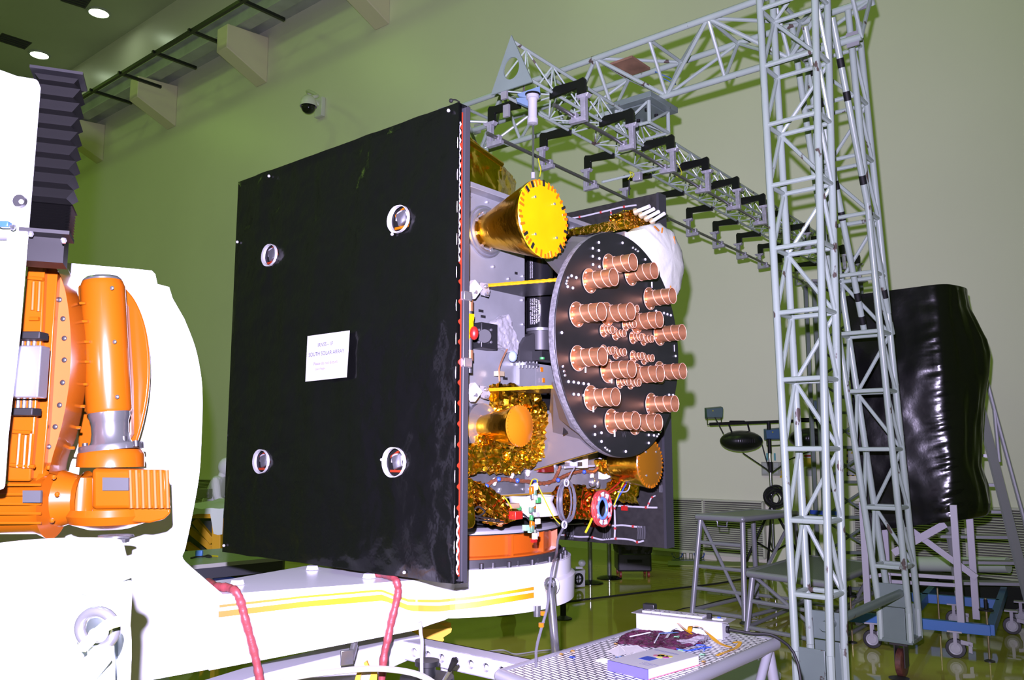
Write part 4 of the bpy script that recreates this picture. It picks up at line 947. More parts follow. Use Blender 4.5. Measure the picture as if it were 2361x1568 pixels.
AT=3.95
leg(-.88,-.4,4.72,AT,1); leg(.9,.35,4.72,AT,-1)
# joining tubes at the foot and top of each frame
mb=MB()
for a_ in (0,AT): mb.tube(GL(a_-.03,-.83,.64),GL(a_-.03,.9,.64),.03,n=14)
mb.build('cross_tube',gpp,gan,each=True)
# beam: two chords above, one below
mb=MB(); zb0,zb1,hb_=4.68,5.08,.27; x0,x1=-.22,4.05
def nodes(a,k): return GL(a,(-.34,.2,-.07)[k],(zb1,zb1,zb0)[k])
for k in range(3): mb.tube(nodes(x0,k),nodes(x1,k),.027,n=10)
n=8
for i in range(n+1):
    a=x0+(x1-x0)*i/n; a2=x0+(x1-x0)*(i+1)/n; am=(a+a2)/2
    mb.tube(nodes(a,0),nodes(a,1),.0155,n=8).tube(nodes(a,0),nodes(a,2),.0155,n=8).tube(nodes(a,1),nodes(a,2),.0155,n=8)
    if i<n:
        mb.tube(nodes(a,i%2),nodes(a2,1-i%2),.0155,n=8)
        if i%2: mb.tube(nodes(a,2),nodes(a2,0),.0175,n=8).tube(nodes(a,2),nodes(a2,1),.015,n=8)
        else: mb.tube(nodes(a,0),nodes(a2,2),.0175,n=8).tube(nodes(a,1),nodes(a2,2),.015,n=8)
mb.build('beam',gp,gan)
mb=MB()
for a_ in (0,AT):
    for s_ in(-1,1):
        for (aa,k_) in ((.16,0),(.16,1),(.16,2)): mb.box(nodes(a_+s_*aa,k_),(.09,.012,.11),AX,VX)
mb.build('joint_plate',gal,gan,each=True)
# big bracing struts inside the tower with black bands
for a_,(b0,b1) in ((.12,(-.35,.75)),(-.08,(-.35,.75))):
    p,q=GL(a_,b0+.1,4.8),GL(a_,b1,2.6); o=MB().tube(p,q,.024,n=10).build('brace',gp,gan)
    mb=MB(); 
    for t in (.12,.22,.48,.58,.85,.93): mb.tube(p.lerp(q,t),p.lerp(q,t+.028),.0255,n=10)
    mb.build('black_band',blkm,o,each=True)
for a_ in (AT+.1,AT-.1): MB().tube(GL(a_,-.3,4.85),GL(a_,.55,3.1),.024,n=10).build('brace',gp,gan)
mb=MB().tube(GL(-.1,-.5,5.3),GL(-.1,-.5,5.9),.021).tube(GL(.2,-.5,5.3),GL(.2,-.5,5.9),.021).tube(GL(-.2,.33,5.1),GL(-.2,-.1,5.6),.02); mb.build('mast_extension',gp,gan)
# hanger block on the beam
hb0=GL(1.62,-.07,zb0-.05)
HB=MB().box(hb0,(.44,.46,.05),AX,VX).build('hanger_plate',gpp,gan,bev=.004)
MB().box(GL(1.75,-.07,zb1-.03),(.26,.3,.02),AX,VX).build('top_gusset',mat('rusty_brown_plate',(.22,.12,.07),.7,var=.3),gan)
RO=Vector((0,5.7,0)); RX=Vector((.607,.794,0)).normalized(); RS=Vector((.794,-.607,0)) # rig axis, sideways
def RG(s,w_,z): return RO+RX*s+RS*w_+ZX*z
hc_=hb0*Vector((1,1,0)); 
mb=MB()
for i in(-1,1):
    for j in(-1,1):
        mb.tube(hc_+AX*.16*i+VX*.16*j+ZX*(zb0-.07),hc_+AX*.16*i+VX*.16*j+ZX*4.42,.017)
for (i,j),(k,l) in (((-1,-1),(1,-1)),((1,-1),(1,1)),((1,1),(-1,1)),((-1,1),(-1,-1))):
    mb.tube(hc_+AX*.16*i+VX*.16*j+ZX*4.42,hc_+AX*.16*k+VX*.16*l+ZX*4.42,.014).tube(hc_+AX*.16*i+VX*.16*j+ZX*(zb0-.07),hc_+AX*.16*k+VX*.16*l+ZX*4.42,.012)
mb.build('hanger_frame',gp,HB)
MB().box(hb0-ZX*.035,(.3,.3,.012),AX,VX).build('hanger_inner_plate',gpp,HB)
mb=MB()
for i in(-1,1):
    for j in(-.5,.5): q=hb0+AX*i*.09+VX*j*.16-ZX*.05; mb.tube(q,q-ZX*.02,.017,n=10)
mb.build('hanger_bolt',blkm,HB,each=True)
# blue twine on the beam
tw_=mat('blue_twine',(.02,.09,.25),.6)
solo(MB().path(smoothpts([at(1510,165,7.0),at(1525,172,7.0),at(1545,180,7.0),at(1558,195,7.0),at(1540,186,7.0),at(1522,178,7.0)]),.005,5),'blue_twine',tw_,'thin blue twine knotted on the gantry beam','twine')

# ================= deployment rig hung under the gantry =================
rig=thing('deployment_rig','long triangular truss with two steel rails and black arm brackets hung under the gantry','rig',RG(3.6,0,4.0))
RL=7.45; za,zl=4.60,4.27; wl=.155
mb=MB(); ch=lambda s,k:RG(s,0,za) if k==0 else RG(s,wl*(1 if k==1 else -1),zl)
for k in range(3): mb.tube(ch(0,k),ch(RL,k),.0135 if k==0 else .012,n=8)
n=22
for i in range(n):
    s=RL*i/n; s2=RL*(i+1)/n; sm_=(s+s2)/2
    for k in (1,2): mb.tube(ch(s,k),ch(sm_,0),.0068,n=6).tube(ch(s2,k),ch(sm_,0),.0068,n=6)
    mb.tube(ch(s,1),ch(s,2),.0068,n=6).tube(ch(s,1 if i%2 else 2),ch(s2,2 if i%2 else 1),.006,n=6)
mb.build('truss',gp,rig)
# pierced triangular end plate
tp=[RG(-.01,0,za+.04),RG(-.01,wl+.03,zl-.03),RG(-.01,-wl-.03,zl-.03)]
hcn=RG(-.01,-.0,zl+.12); mb=MB(); n=30; inner=[];outer=[]
def tri_hit(an):
    d=(RS*math.cos(an)+ZX*math.sin(an)); best=9
    for p,q in zip(tp,tp[1:]+tp[:1]):
        e=q-p; A=Matrix(((d.dot(RS),-e.dot(RS)),(d.z,-e.z))); 
        if abs(A.determinant())<1e-9: continue
        t,u=A.inverted()@Vector(((p-hcn).dot(RS),(p-hcn).z))
        if t>0 and -1e-6<=u<=1+1e-6: best=min(best,t)
    return hcn+d*best
angs=sorted([2*math.pi*i/n for i in range(n)]+[math.atan2((p-hcn).z,(p-hcn).dot(RS))%(2*math.pi) for p in tp]); n=len(angs)
for an in angs: inner.append(hcn+RS*math.cos(an)*.07+ZX*math.sin(an)*.082); outer.append(tri_hit(an))
vs=inner+outer; vs+=[v+RX*.012 for v in vs]
mb.add(vs,[(i,(i+1)%n,n+(i+1)%n,n+i) for i in range(n)]+[(2*n+i,2*n+(i+1)%n,3*n+(i+1)%n,3*n+i) for i in range(n)]+[(i,(i+1)%n,2*n+(i+1)%n,2*n+i) for i in range(n)]+[(n+i,n+(i+1)%n,3*n+(i+1)%n,3*n+i) for i in range(n)])
mb.build('end_plate',mat('end_plate_paint',(.17,.22,.19),.4,spec=.3,var=.05),rig,smooth=False)
RZ=4.04; RWd=.345
ro=mat('rail_steel',(.24,.24,.23),.28,.85,var=.1,vscale=3)
for s_ in (-1,1): MB().tube(RG(.02 if s_>0 else .15,s_*RWd,RZ),RG(RL-.1,s_*RWd,RZ),.0145,n=14).build('rail',ro,rig)
clm=mat('cast_aluminium_clamp',(.38,.38,.42),.42,.5,bump=.5,bscale=30,var=.15,vscale=20)
armm=mat('black_gloss_bracket',(.0045,.0045,.005),.3,spec=.45)
def clampmesh(s,sg):
    mb=MB(); w=sg*RWd
    q=lambda dw,z,ds=0:RG(s+ds,w+sg*dw,z)
    t=.022
    mb.hexa([q(.035,RZ+.115,-t),q(.115,RZ+.115,-t),q(.115,RZ+.115,t),q(.035,RZ+.115,t),q(.02,RZ+.14,-t*1.4),q(.13,RZ+.14,-t*1.4),q(.13,RZ+.14,t*1.4),q(.02,RZ+.14,t*1.4)])
    mb.hexa([q(.06,RZ-.02,-t),q(.1,RZ-.02,-t),q(.1,RZ-.02,t),q(.06,RZ-.02,t),q(.055,RZ+.13,-t),q(.095,RZ+.13,-t),q(.095,RZ+.13,t),q(.055,RZ+.13,t)])
    mb.hexa([q(-.04,RZ-.05,-t),q(.1,RZ-.055,-t),q(.1,RZ-.055,t),q(-.04,RZ-.05,t),q(-.04,RZ-.02,-t),q(.1,RZ-.015,-t),q(.1,RZ-.015,t),q(-.04,RZ-.02,t)])
    mb.hexa([q(-.022,RZ-.02,-t),q(.022,RZ-.02,-t),q(.022,RZ-.02,t),q(-.022,RZ-.02,t),q(-.022,RZ+.022,-t),q(.022,RZ+.022,-t),q(.022,RZ+.022,t),q(-.022,RZ+.022,t)])
    return mb
for k in range(11):
    s=.28+.68*k
    for sg in (-1,1):
        ss=s+(.0 if sg>0 else .0)
        q=lambda w,z:RG(ss,sg*w,z); t=RX*.028
        prof=[(wl-.02,zl+.0),(wl+.03,zl+.035),(.37,zl+.03),(.425,zl+.04),(.44,zl+.02),(.44,RZ+.14),(.37,RZ+.14),(.37,zl-.028),(wl-.02,zl-.045)]
        a_=MB().prism([q(w,z)-t*0.5 for w,z in prof],t).build('arm_bracket',armm,rig,bev=.004,smooth=False)
        clampmesh(ss,sg).build('clamp',clm,a_,smooth=False,bev=.004)
# blue yoke with white pneumatic cylinder and pull rod, hangs from the first bracket
hy=thing('pneumatic_lifter','white pneumatic cylinder with long thin rod hanging from a blue yoke at the rig end','cylinder',at(1228,280,5.35))
ym=mat('pale_blue_paint',(.12,.19,.27),.4,spec=.3)
MB().prism([at(x,y,5.4) for x,y in ((1192,216),(1245,198),(1246,222),(1228,226),(1198,222))],Vector((0,.03,0))).build('yoke',ym,hy,bev=.003)
MB().prism([at(x,y,5.4) for x,y in ((1190,226),(1222,224),(1224,246),(1212,243),(1192,234))],Vector((0,.03,0))).build('yoke',ym,hy)
wc=mat('white_cylinder',(.36,.36,.38),.3)
c0,c1=at(1228,220,5.35),at(1228,293,5.35)
MB().lathe(c0,(c1-c0).normalized(),[(.001,0),(.043,0),(.043,.022),(.032,.026),(.032,.04),(.03,.045),(.03,.16),(.036,.163),(.036,.196),(.001,.2)],28).build('cylinder',wc,hy)
MB().lathe(c0-ZX*-.006,ZX,[(.001,0),(.05,.001),(.05,.005),(.001,.006)],28).build('collar',blkm,hy)
r0,r1=at(1229,288,5.35),at(1229,402,5.35)
MB().tube(r0,r1,.0075,n=12).build('rod',stl,hy)
MB().tube(at(1229,398,5.35),at(1229,412,5.35),.014,n=12).build('rod_end',wc,hy)
mb=MB()
for (x,y) in ((1163,215),(1168,256)): mb.box(at(x,y,5.75),(.05,.02,.09),RS,RX)
mb.build('end_joint',gal,rig,each=True)
# yellow cord loops
yc=mat('yellow_cord',(.35,.38,.01),.5)
for i,(pts,l) in enumerate((([(1241,365),(1244,380),(1247,392),(1244,408)],'yellow cord loop beside the lifter rod'),([(1448,414),(1455,404),(1452,396),(1462,402),(1455,410)],'yellow cord tied to the small rail under the rig'),([(1556,380),(1562,376),(1566,384),(1572,400),(1562,408),(1555,400)],'yellow cord loop on the right rail'))):
    solo(MB().path(smoothpts([at(x,y,(5.3,6.6,7.0)[i]) for x,y in pts]),.004,5),'yellow_twine',yc,l,'twine',None,'yellow cords on the rig')
tr=thing('spreader_bar','thin green grey bar with a hook line holding the rear array','bar',at(1455,400,6.7))
MB().tube(at(1388,420,6.6),at(1545,382,6.85),.011,n=8).build('bar',gp,tr)
MB().tube(at(1451,404,6.7),at(1451,450,6.7),.006,n=8).build('hook_line',dks,tr)
MB().box(at(1470,408,6.68),(.07,.05,.07),RS,RX).build('clip_block',clm,tr,bev=.004)
# ================= near platform table and the things on it =================
tubm=mat('grey_tube_paint',(.27,.275,.30),.35,.3,spec=.4)
def perf(name,s1,s2,c1,c2):
    m=bpy.data.materials.new(name); m.use_nodes=True; nt=m.node_tree;b=nt.nodes['Principled BSDF']; b.inputs['Roughness'].default_value=.4; b.inputs['Metallic'].default_value=.2
    tc=nt.nodes.new('ShaderNodeTexCoord'); br=nt.nodes.new('ShaderNodeTexBrick'); br.offset=.5
    br.inputs['Scale'].default_value=1; br.inputs['Mortar Size'].default_value=s1*.07; br.inputs['Brick Width'].default_value=s1; br.inputs['Row Height'].default_value=s2; br.inputs['Mortar Smooth'].default_value=.1
    br.inputs['Color1'].default_value=(*c1,1); br.inputs['Color2'].default_value=(*c1,1); br.inputs['Mortar'].default_value=(*c2,1)
    mp=nt.nodes.new('ShaderNodeMapping'); nt.links.new(tc.outputs['Object'],mp.inputs['Vector']); nt.links.new(mp.outputs['Vector'],br.inputs['Vector']); nt.links.new(br.outputs['Color'],b.inputs['Base Color']); return m,mp
def platform(name,label,L,Fc,Rc,z,kind,spl,mtop,foot=.0,group=None,leglist=(0,1,2,3),rungs=(),th=.028,hang=()):
    l,f,r=G(*L,z),G(*Fc,z),G(*Rc,z); bk=l+r-f; cs=[l,f,r,bk]; cen=(l+r)/2
    t=thing(name,label,'platform' if kind!='table' else 'table',Vector((cen.x,cen.y,0)),group)
    x=(f-l).normalized(); y=(r-f).normalized()
    m,mp=mtop; a=math.atan2(x.y,x.x); mp.inputs['Rotation'].default_value=(0,0,-a)
    MB().hexa([c-ZX*.012 for c in cs]+cs).build('deck',m,t,smooth=False)
    mb=MB()
    for i in range(4): mb.tube(cs[i]-ZX*.02,cs[(i+1)%4]-ZX*.02,th*.8,n=10)
    for c in cs: mb.ball(c-ZX*.02,th*.8,12)
    mb.build('deck_frame',tubm,t)
    fe=[]
    for i in range(4):
        d=(cs[i]-cen); d.z=0; q=cs[i]-d*.06; e=Vector((cs[i].x,cs[i].y,0))+d.normalized()*spl; fe.append((q-ZX*.02,e))
    for i in leglist:
        q,e=fe[i]; o=MB().tube(q,e,th*.72,n=12).build('leg',tubm,t); MB().lathe(e,ZX,[(.001,0),(th*1.25,0),(th*1.25,.01),(th*.7,.03)],14).build('foot',dks,o)
    for (i,j,hs) in rungs:
        mb=MB()
        for h in hs: 
            a_=fe[i][1].lerp(fe[i][0],h); b_=fe[j][1].lerp(fe[j][0],h); mb.tube(a_,b_,th*.5,n=8)
        mb.build('rung',tubm,t,each=True)
    for (i,j) in hang: # diagonal stays
        MB().tube(fe[i][0].lerp(fe[i][1],.02),fe[j][1].lerp(fe[j][0],.12),th*.45,n=8).build('stay',tubm,t)
    return t,cs,x,y
ZT=.85
nt_,cs,tx_,ty_=platform('work_table','bright perforated metal platform table in the foreground with book and socket box','table' and (1155,1547),(1395,1640),(1786,1475),ZT,'table',.1,perf('perforated_bright_steel',.062,.021,(.85,.86,.86),(.055,.055,.07)),rungs=((0,1,(.2,)),(1,2,(.2,)),(2,3,(.2,)),(3,0,(.2,))),th=.034)
MB().box(Vector((cs[2].x+.05,cs[2].y+.0,0))*1.0+ZX*.12-ty_*.25-tx_*.3,(.5,.35,.24),tx_,ty_).build('x',blkp) if False else None
MB().tube(cs[2].lerp(cs[1],.05)-ZX*.03,Vector((cs[1].x*.45+cs[2].x*.55,cs[1].y*.45+cs[2].y*.55,.2)),.02,n=10).build('stay',tubm,nt_)
q_=[G(x,y,.42) for x,y in ((1560,1600),(1655,1560),(1728,1521),(1762,1524),(1800,1552),(1740,1600))]
solo(MB().prism(q_,-ZX*.03),'white_board',mat('pale_board',(.30,.34,.30),.5),'pale flat board lying under the perforated table','board',smooth=False)
q_=sum(q_,Vector())/6; solo(MB().box(Vector((q_.x-.05,q_.y,.195)),(.5,.35,.38),tx_,ty_),'brown_crate',mat('brown_wood',(.10,.03,.012),.5,var=.3),'brown wooden crate carrying the pale board under the table','crate')
# socket box
h_=.075; b0,b1,b2=G(1467,1451,ZT),G(1666,1475,ZT),G(1684,1463,ZT); bx_=(b1-b0).normalized(); by_=ZX.cross(bx_); Lb=(b1-b0).length; Db=.10
pb=thing('socket_box','long white power socket box standing at the back of the perforated table','socket box',b0+bx_*Lb/2+by_*Db/2)
wb_=mat('cream_white_plastic',(.42,.43,.44),.4)
MB().hexa([b0,b1,b1+by_*Db,b0+by_*Db,b0+ZX*h_,b1+ZX*h_,b1+by_*Db+ZX*h_,b0+by_*Db+ZX*h_]).build('box_body',wb_,pb,bev=.002)
tp0=b0-bx_*.02+ZX*h_-by_*.008
MB().hexa([tp0,tp0+bx_*(Lb+.05),tp0+bx_*(Lb+.05)+by_*(Db+.016),tp0+by_*(Db+.016)]+[q+ZX*.003 for q in (tp0,tp0+bx_*(Lb+.05),tp0+bx_*(Lb+.05)+by_*(Db+.016),tp0+by_*(Db+.016))]).build('top_plate',mat('grey_plate',(.2,.2,.2),.5),pb)
for i,(s_,wd) in enumerate(((.10,.085),(.20,.085),(.30,.085),(.43,.15),(.60,.15))):
    q=b0+bx_*Lb*s_*1.12+by_*Db*.5+ZX*(h_+.008); sk=MB().box(q,(wd*.78*Lb/.62,.07,.010),bx_,by_).build('socket',wb_,pb,bev=.002)
    mb=MB()
    for dx,dy in ((-.012,-.008),(.012,-.008),(0,.014)): mb.tube(q+bx_*dx+by_*dy+ZX*.0045,q+bx_*dx+by_*dy+ZX*.0056,.004,n=8)
    mb.build('socket_hole',blkm,sk,each=True)
q=b0+bx_*Lb*.09+by_*Db*.8+ZX*(h_+.022); MB().box(q,(.06,.04,.03),bx_,by_).build('plug',blkp,pb,bev=.004)
q=b0+bx_*Lb*.82+by_*Db*.5+ZX*(h_+.014); MB().box(q,(.022,.02,.024),bx_,by_).build('toggle_switch',blkm,pb,bev=.003)
q=b0+bx_*Lb*.93+by_*Db*.5+ZX*(h_+.006); o=MB().box(q,(.05,.05,.008),bx_,by_).build('indicator',wb_,pb); MB().box(q+ZX*.006,(.014,.012,.006),bx_,by_).build('blue_lens',blum,o)
MB().tube(b1+by_*Db*.6+ZX*.035,b1+bx_*.012+by_*Db*.6+ZX*.035,.016,n=14).build('cable_gland',blkm,pb)
e_=b1+bx_*.012+by_*Db*.6+ZX*.035
MB().path(smoothpts([e_,e_+bx_*.1+by_*.02-ZX*.01,e_+bx_*.2+by_*.05-ZX*.02,e_+bx_*.3+by_*.02-ZX*.12,e_+bx_*.32-ZX*.5,e_+bx_*.3-ZX*.86]),.007,8).build('supply_cable',blkm,pb)
# book
zb_=ZT+.038; B4=[G(1512.5,1490,zb_),G(1604.6,1509,zb_),G(1503,1546,zb_),G(1412,1524,zb_)]
cb_=sum(B4,Vector())/4; xx=(B4[1]-B4[0]).normalized(); yy=ZX.cross(xx); hx_,hy_=((B4[1]-B4[0]).length+(B4[2]-B4[3]).length)/4,((B4[0]-B4[3]).length+(B4[1]-B4[2]).length)/4
ax=((B4[1]-B4[0])+(B4[2]-B4[3])).normalized(); ay=ZX.cross(ax)
bk=thing('book','thick white covered book with purple spine on the perforated table','book',Vector((cb_.x,cb_.y,ZT)))
def bq(u,v,z): return Vector((cb_.x,cb_.y,z))+ax*u*hx_+ay*v*hy_
paper=mat('book_paper',(.55,.55,.55),.7)
MB().hexa([bq(-.97,-.97,ZT+.003),bq(.97,-.97,ZT+.003),bq(.97,.97,ZT+.003),bq(-.97,.97,ZT+.003),bq(-.97,-.97,zb_-.002),bq(.97,-.97,zb_-.002),bq(.97,.97,zb_-.002),bq(-.97,.97,zb_-.002)]).build('pages',paper,bk)
cvm=mat('book_cover_grey',(.36,.37,.38),.45)
MB().hexa([bq(-1,-1,zb_-.002),bq(1,-1,zb_-.002),bq(1,1,zb_-.002),bq(-1,1,zb_-.002),bq(-1,-1,zb_),bq(1,-1,zb_),bq(1,1,zb_),bq(-1,1,zb_)]).build('cover',cvm,bk)
MB().hexa([bq(-1,-1,ZT),bq(1,-1,ZT),bq(1,1,ZT),bq(-1,1,ZT),bq(-1,-1,ZT+.003),bq(1,-1,ZT+.003),bq(1,1,ZT+.003),bq(-1,1,ZT+.003)]).build('cover',mat('pink_cover_edge',(.4,.1,.15),.5),bk)
MB().hexa([bq(-1.0,-1.02,ZT),bq(1,-1.02,ZT),bq(1,-.985,ZT),bq(-1,-.985,ZT),bq(-1,-1.02,zb_),bq(1,-1.02,zb_),bq(1,-.985,zb_),bq(-1,-.985,zb_)]).build('spine',mat('purple_spine',(.09,.08,.32),.5),bk)
def pr(u0,v0,u1,v1,mt,name='cover_print'):
    MB().hexa([bq(u0,v0,zb_),bq(u1,v0,zb_),bq(u1,v1,zb_),bq(u0,v1,zb_),bq(u0,v0,zb_+.0006),bq(u1,v0,zb_+.0006),bq(u1,v1,zb_+.0006),bq(u0,v1,zb_+.0006)]).build(name,mt,bk)
pr(-.35,-.35,.2,.0,mat('print_blue',(.02,.05,.28),.5))
for (u,v,c) in ((-.15,.2,(.35,.1,.15)),(.0,.25,(.12,.3,.05)),(.12,.3,(.5,.42,.05)),(.28,.22,(.3,.05,.2)),(.1,.12,(.5,.45,.1)),(-.05,.33,(.45,.3,.05)),(.3,.35,(.4,.35,.05))):
    q=bq(u,v,zb_); MB().tube(q,q+ZX*.001,.014,n=12).build('cover_print',mat('print_%d'%int(1000*c[0]+100*c[1]),c,.5),bk)
for v in (.62,.68): pr(-.85,v,.35,v+.018,ink)
for v,u1 in ((-.55,.75),(-.63,.6),(-.72,.55)): pr(-.1+.3,v,u1+.15,v+.012,ink)
# crumpled plastic bag with maroon content
bagm=mat('maroon_bag',(.05,.012,.03),.18,spec=.7,var=.6,vscale=25,bump=.5,bscale=25)
bg=thing('plastic_bag','clear plastic bag of maroon antistatic film lying before the socket box','bag',G(1530,1480,ZT))
crinkle([G(x,y,ZT+z) for x,y,z in ((1420,1482,.004),(1440,1462,.012),(1470,1452,.03),(1560,1456,.035),(1618,1462,.03),(1640,1470,.012),(1615,1484,.006),(1565,1497,.004),(1500,1492,.004),(1440,1484,.002))],.010,5,51).build('bag_body',bagm,bg,smooth=False)
crinkle([G(x,y,ZT+z) for x,y,z in ((1560,1478,.03),(1630,1464,.045),(1640,1472,.02),(1600,1484,.02),(1575,1482,.02))],.01,4,52).build('crumpled_end',mat('clear_plastic_wrinkle',(.2,.18,.2),.15,spec=.8,bump=.5,bscale=30),bg,smooth=False)
MB().tube(G(1509,1482,ZT+.03),G(1520,1462,ZT+.05),.003,n=6).build('white_seal',wir,bg)
MB().tube(G(1452,1468,ZT+.02),G(1500,1458,ZT+.045),.003,n=6).build('white_seal',wir,bg)
# small stuff on the table
def ribbon(name,pts,w_,mt,label,cat,grp=None,z=0):
    P_=smoothpts([G(x,y,ZT+h) for x,y,h in pts],5); mb=MB(); vs=[]
    for i,p in enumerate(P_):
        d=P_[min(i+1,len(P_)-1)]-P_[max(i-1,0)]; n=Vector((-d.y,d.x,0)); n=n.normalized() if n.length>1e-6 else Vector((1,0,0)); vs+=[p-n*w_,p+n*w_]
    k=len(P_); m=2*k; vs+=[v+ZX*.0008 for v in vs]
    mb.add(vs,[(2*i,2*i+1,2*i+3,2*i+2) for i in range(k-1)]+[(m+2*i,m+2*i+1,m+2*i+3,m+2*i+2) for i in range(k-1)]+[(2*i,2*i+2,m+2*i+2,m+2*i) for i in range(k-1)]+[(2*i+1,2*i+3,m+2*i+3,m+2*i+1) for i in range(k-1)])
    return solo(mb,name,mt,label,cat,None,grp)
kt=mat('kapton_tape_amber',(.5,.26,.005),.25,spec=.6)
ribbon('kapton_tape',[(1563,1437,.05),(1580,1452,.05),(1596,1462,.04)],.006,kt,'straight amber tape strip sticking up from the bag','tape','amber tapes on the table')
ribbon('kapton_tape',[(1590,1462,.02),(1592,1445,.06),(1606,1444,.075),(1620,1450,.06),(1640,1468,.03),(1660,1484,.012),(1688,1493,.004)],.011,kt,'long curled amber tape strip in front of the socket box','tape','amber tapes on the table')
ribbon('kapton_tape',[(1652,1512,.003),(1668,1505,.008),(1685,1499,.006),(1700,1492,.006),(1706,1480,.012),(1690,1482,.008)],.008,kt,'twisted amber tape strip near the table right corner','tape','amber tapes on the table')
ribbon('grey_ribbon',[(1536,1471,.035),(1548,1456,.06),(1558,1450,.075),(1568,1452,.07)],.007,mat('grey_tape',(.2,.2,.18),.5),'short grey ribbon arched over the maroon bag','ribbon')
ribbon('blue_strip',[(1520,1460,.052),(1545,1459,.056),(1562,1458,.052)],.008,mat('light_blue_film',(.06,.16,.4),.4),'light blue film strip on top of the maroon bag','strip')
for i,(x,y,l) in enumerate(((1321,1501,'crumpled amber tape bit near the table left edge'),(1295,1508,'crumpled amber tape bit at the very left edge of the table'),(1420,1484,'amber tape bit beside the bag corner'),(1623,1525,'lone amber tape bit right of the book'))):
    solo(crinkle([G(x+dx,y+dy,ZT+dz) for dx,dy,dz in ((-6,1,.001),(5,-2,.001),(4,3,.001),(-3,-2,.012),(3,0,.014))],.003,2,70+i),'tape_scrap',kt,l,'tape',G(x,y,ZT),'amber tape scraps',smooth=False)
for i,(x,y,l,m_) in enumerate(((1320,1515,'pale blue crumpled film bit left of the papers',blum),(1428,1514,'light blue film bit by the book corner',mat('light_blue_film',(.06,.16,.4),.4)),(1570,1499,'pale green tape bit behind the book',mat('pale_green_tape',(.2,.45,.25),.5)),(1620,1509,'pale green sticker lying right of the book',mat('pale_green_tape',(.2,.45,.25),.5)),(1560,1468,'pale green sticker on the maroon bag',mat('pale_green_tape',(.2,.45,.25),.5)))):
    zz=.045 if i==4 else 0
    solo(crinkle([G(x+dx,y+dy,ZT+dz+zz) for dx,dy,dz in ((-8,1,.001),(7,-2,.001),(6,3,.001),(-5,-2,.008),(4,0,.009))],.003,2,80+i),'film_scrap',m_,l,'scrap',G(x,y,ZT+zz),'coloured film scraps',smooth=False)
for i,(pts,l) in enumerate((([(1545,1484,.006),(1580,1487,.005),(1625,1488,.004),(1623,1500,.004)],'thin blue cable tie running right from the bag'),([(1560,1496,.006),(1585,1500,.004),(1604,1496,.004)],'blue cable tie behind the book'),([(1592,1500,.004),(1620,1494,.004),(1640,1492,.004)],'pale blue cable tie ending right of the book'))):
    solo(MB().path(smoothpts([G(x,y,ZT+z) for x,y,z in pts]),.003,6),'cable_tie',blum,l,'cable tie',None,'blue cable ties')
for i,(q,l,h) in enumerate(((((1400,1502),(1428,1488),(1445,1506),(1425,1515)),'folded white paper slip at the left behind the book',.012),(((1420,1492),(1470,1488),(1490,1500),(1450,1514)),'white paper sheet half under the book',.004),(((1450,1506),(1462,1503),(1468,1508),(1456,1511)),'small white square slip on the paper sheet',.008))):
    solo(MB().prism([G(x,y,ZT+h*(k%2)+.001) for k,(x,y) in enumerate(q)],ZX*.001),'paper_slip',paper,l,'paper',None,'paper slips',smooth=False)
solo(crinkle([G(x,y,ZT+z) for x,y,z in ((1373,1524,.001),(1385,1518,.014),(1410,1521,.012),(1418,1527,.001),(1395,1530,.004))],.004,3,90),'crumpled_tissue',paper,'crumpled whitish tissue left of the book spine','tissue',G(1395,1524,ZT),smooth=False)

# ================= step stands =================
ms=perf('ribbed_step_sheet',.05,.018,(.24,.27,.26),(.10,.12,.12))
platform('step_platform','low grey tube step platform between the gantry legs',(1726,1318),(1912,1343),(2022,1299),.57,'platform',.05,ms,rungs=((0,1,(.12,.55)),(1,2,(.12,.55)),(2,3,(.12,)),(3,0,(.12,))),hang=((0,1),(2,1)),th=.04,group='grey tube step stands')
t,cs2,x2,y2=platform('step_platform','tall grey tube step stand with ladder rungs by the louvre wall',(1608,1187),(1711,1193),(1835,1180),1.03,'platform',.10,perf('grey_step_sheet',.06,.02,(.24,.27,.26),(.17,.19,.19)),rungs=((0,1,(.06,.28,.5,.74)),(1,2,(.06,.5)),(2,3,(.06,)),(3,0,(.06,))),hang=((0,1),(2,1)),th=.04,group='grey tube step stands')
mb=MB()
q=G(1650,1197,.99); mb.path([q,q-ZX*.03+x2*.02,q-ZX*.07+x2*.02,q-ZX*.07+x2*.13,q-ZX*.03+x2*.13,q+x2*.15],.007,6)
mb.build('pull_handle',tubm,t)

# ================= black wrapped panel on the blue trolley =================
lav=mat('lavender_white_paint',(.34,.33,.36),.4,spec=.4); bl=mat('blue_trolley_paint',(.035,.13,.36),.4,spec=.4)
c0=G(1958,1421,.25);c1=G(2284,1453,.25); cxv=(c1-c0); CWd=cxv.length; cxv.normalize(); cyv=ZX.cross(cxv)
c2=c1+cyv*2.3; c3=c0+cyv*2.3
cart=thing('trolley','blue wheeled trolley with white posts under the black wrapped panel','trolley',Vector(((c0.x+c1.x)/2,(c0.y+c1.y)/2,0)))
def bm_(p,q,w_=.06,h=.085): 
    d=(q-p).normalized(); return MB().box((p+q)/2,((q-p).length,w_,h),d,ZX.cross(d))
bm_(c0,c1).build('base_beam',bl,cart,bev=.003)
bm_(c3+cyv*-.9,c1-cyv*-1.4).build('base_beam',bl,cart,bev=.003)
bm_(c1+cyv*.0,c2).build('base_beam',bl,cart,bev=.003); bm_(c0+cxv*.45+cyv*.04,c3+cxv*.45).build('base_beam',bl,cart,bev=.003)
o=MB().box(PL(2113,1432,c0-cyv*.034,cyv),(.055,.004,.05),cxv,cyv).build('letter_plate',wb_,cart)
text('A','plate_letter',.045,blkm,cart,PL(2113,1432,c0-cyv*.038,cyv),cxv,ZX)
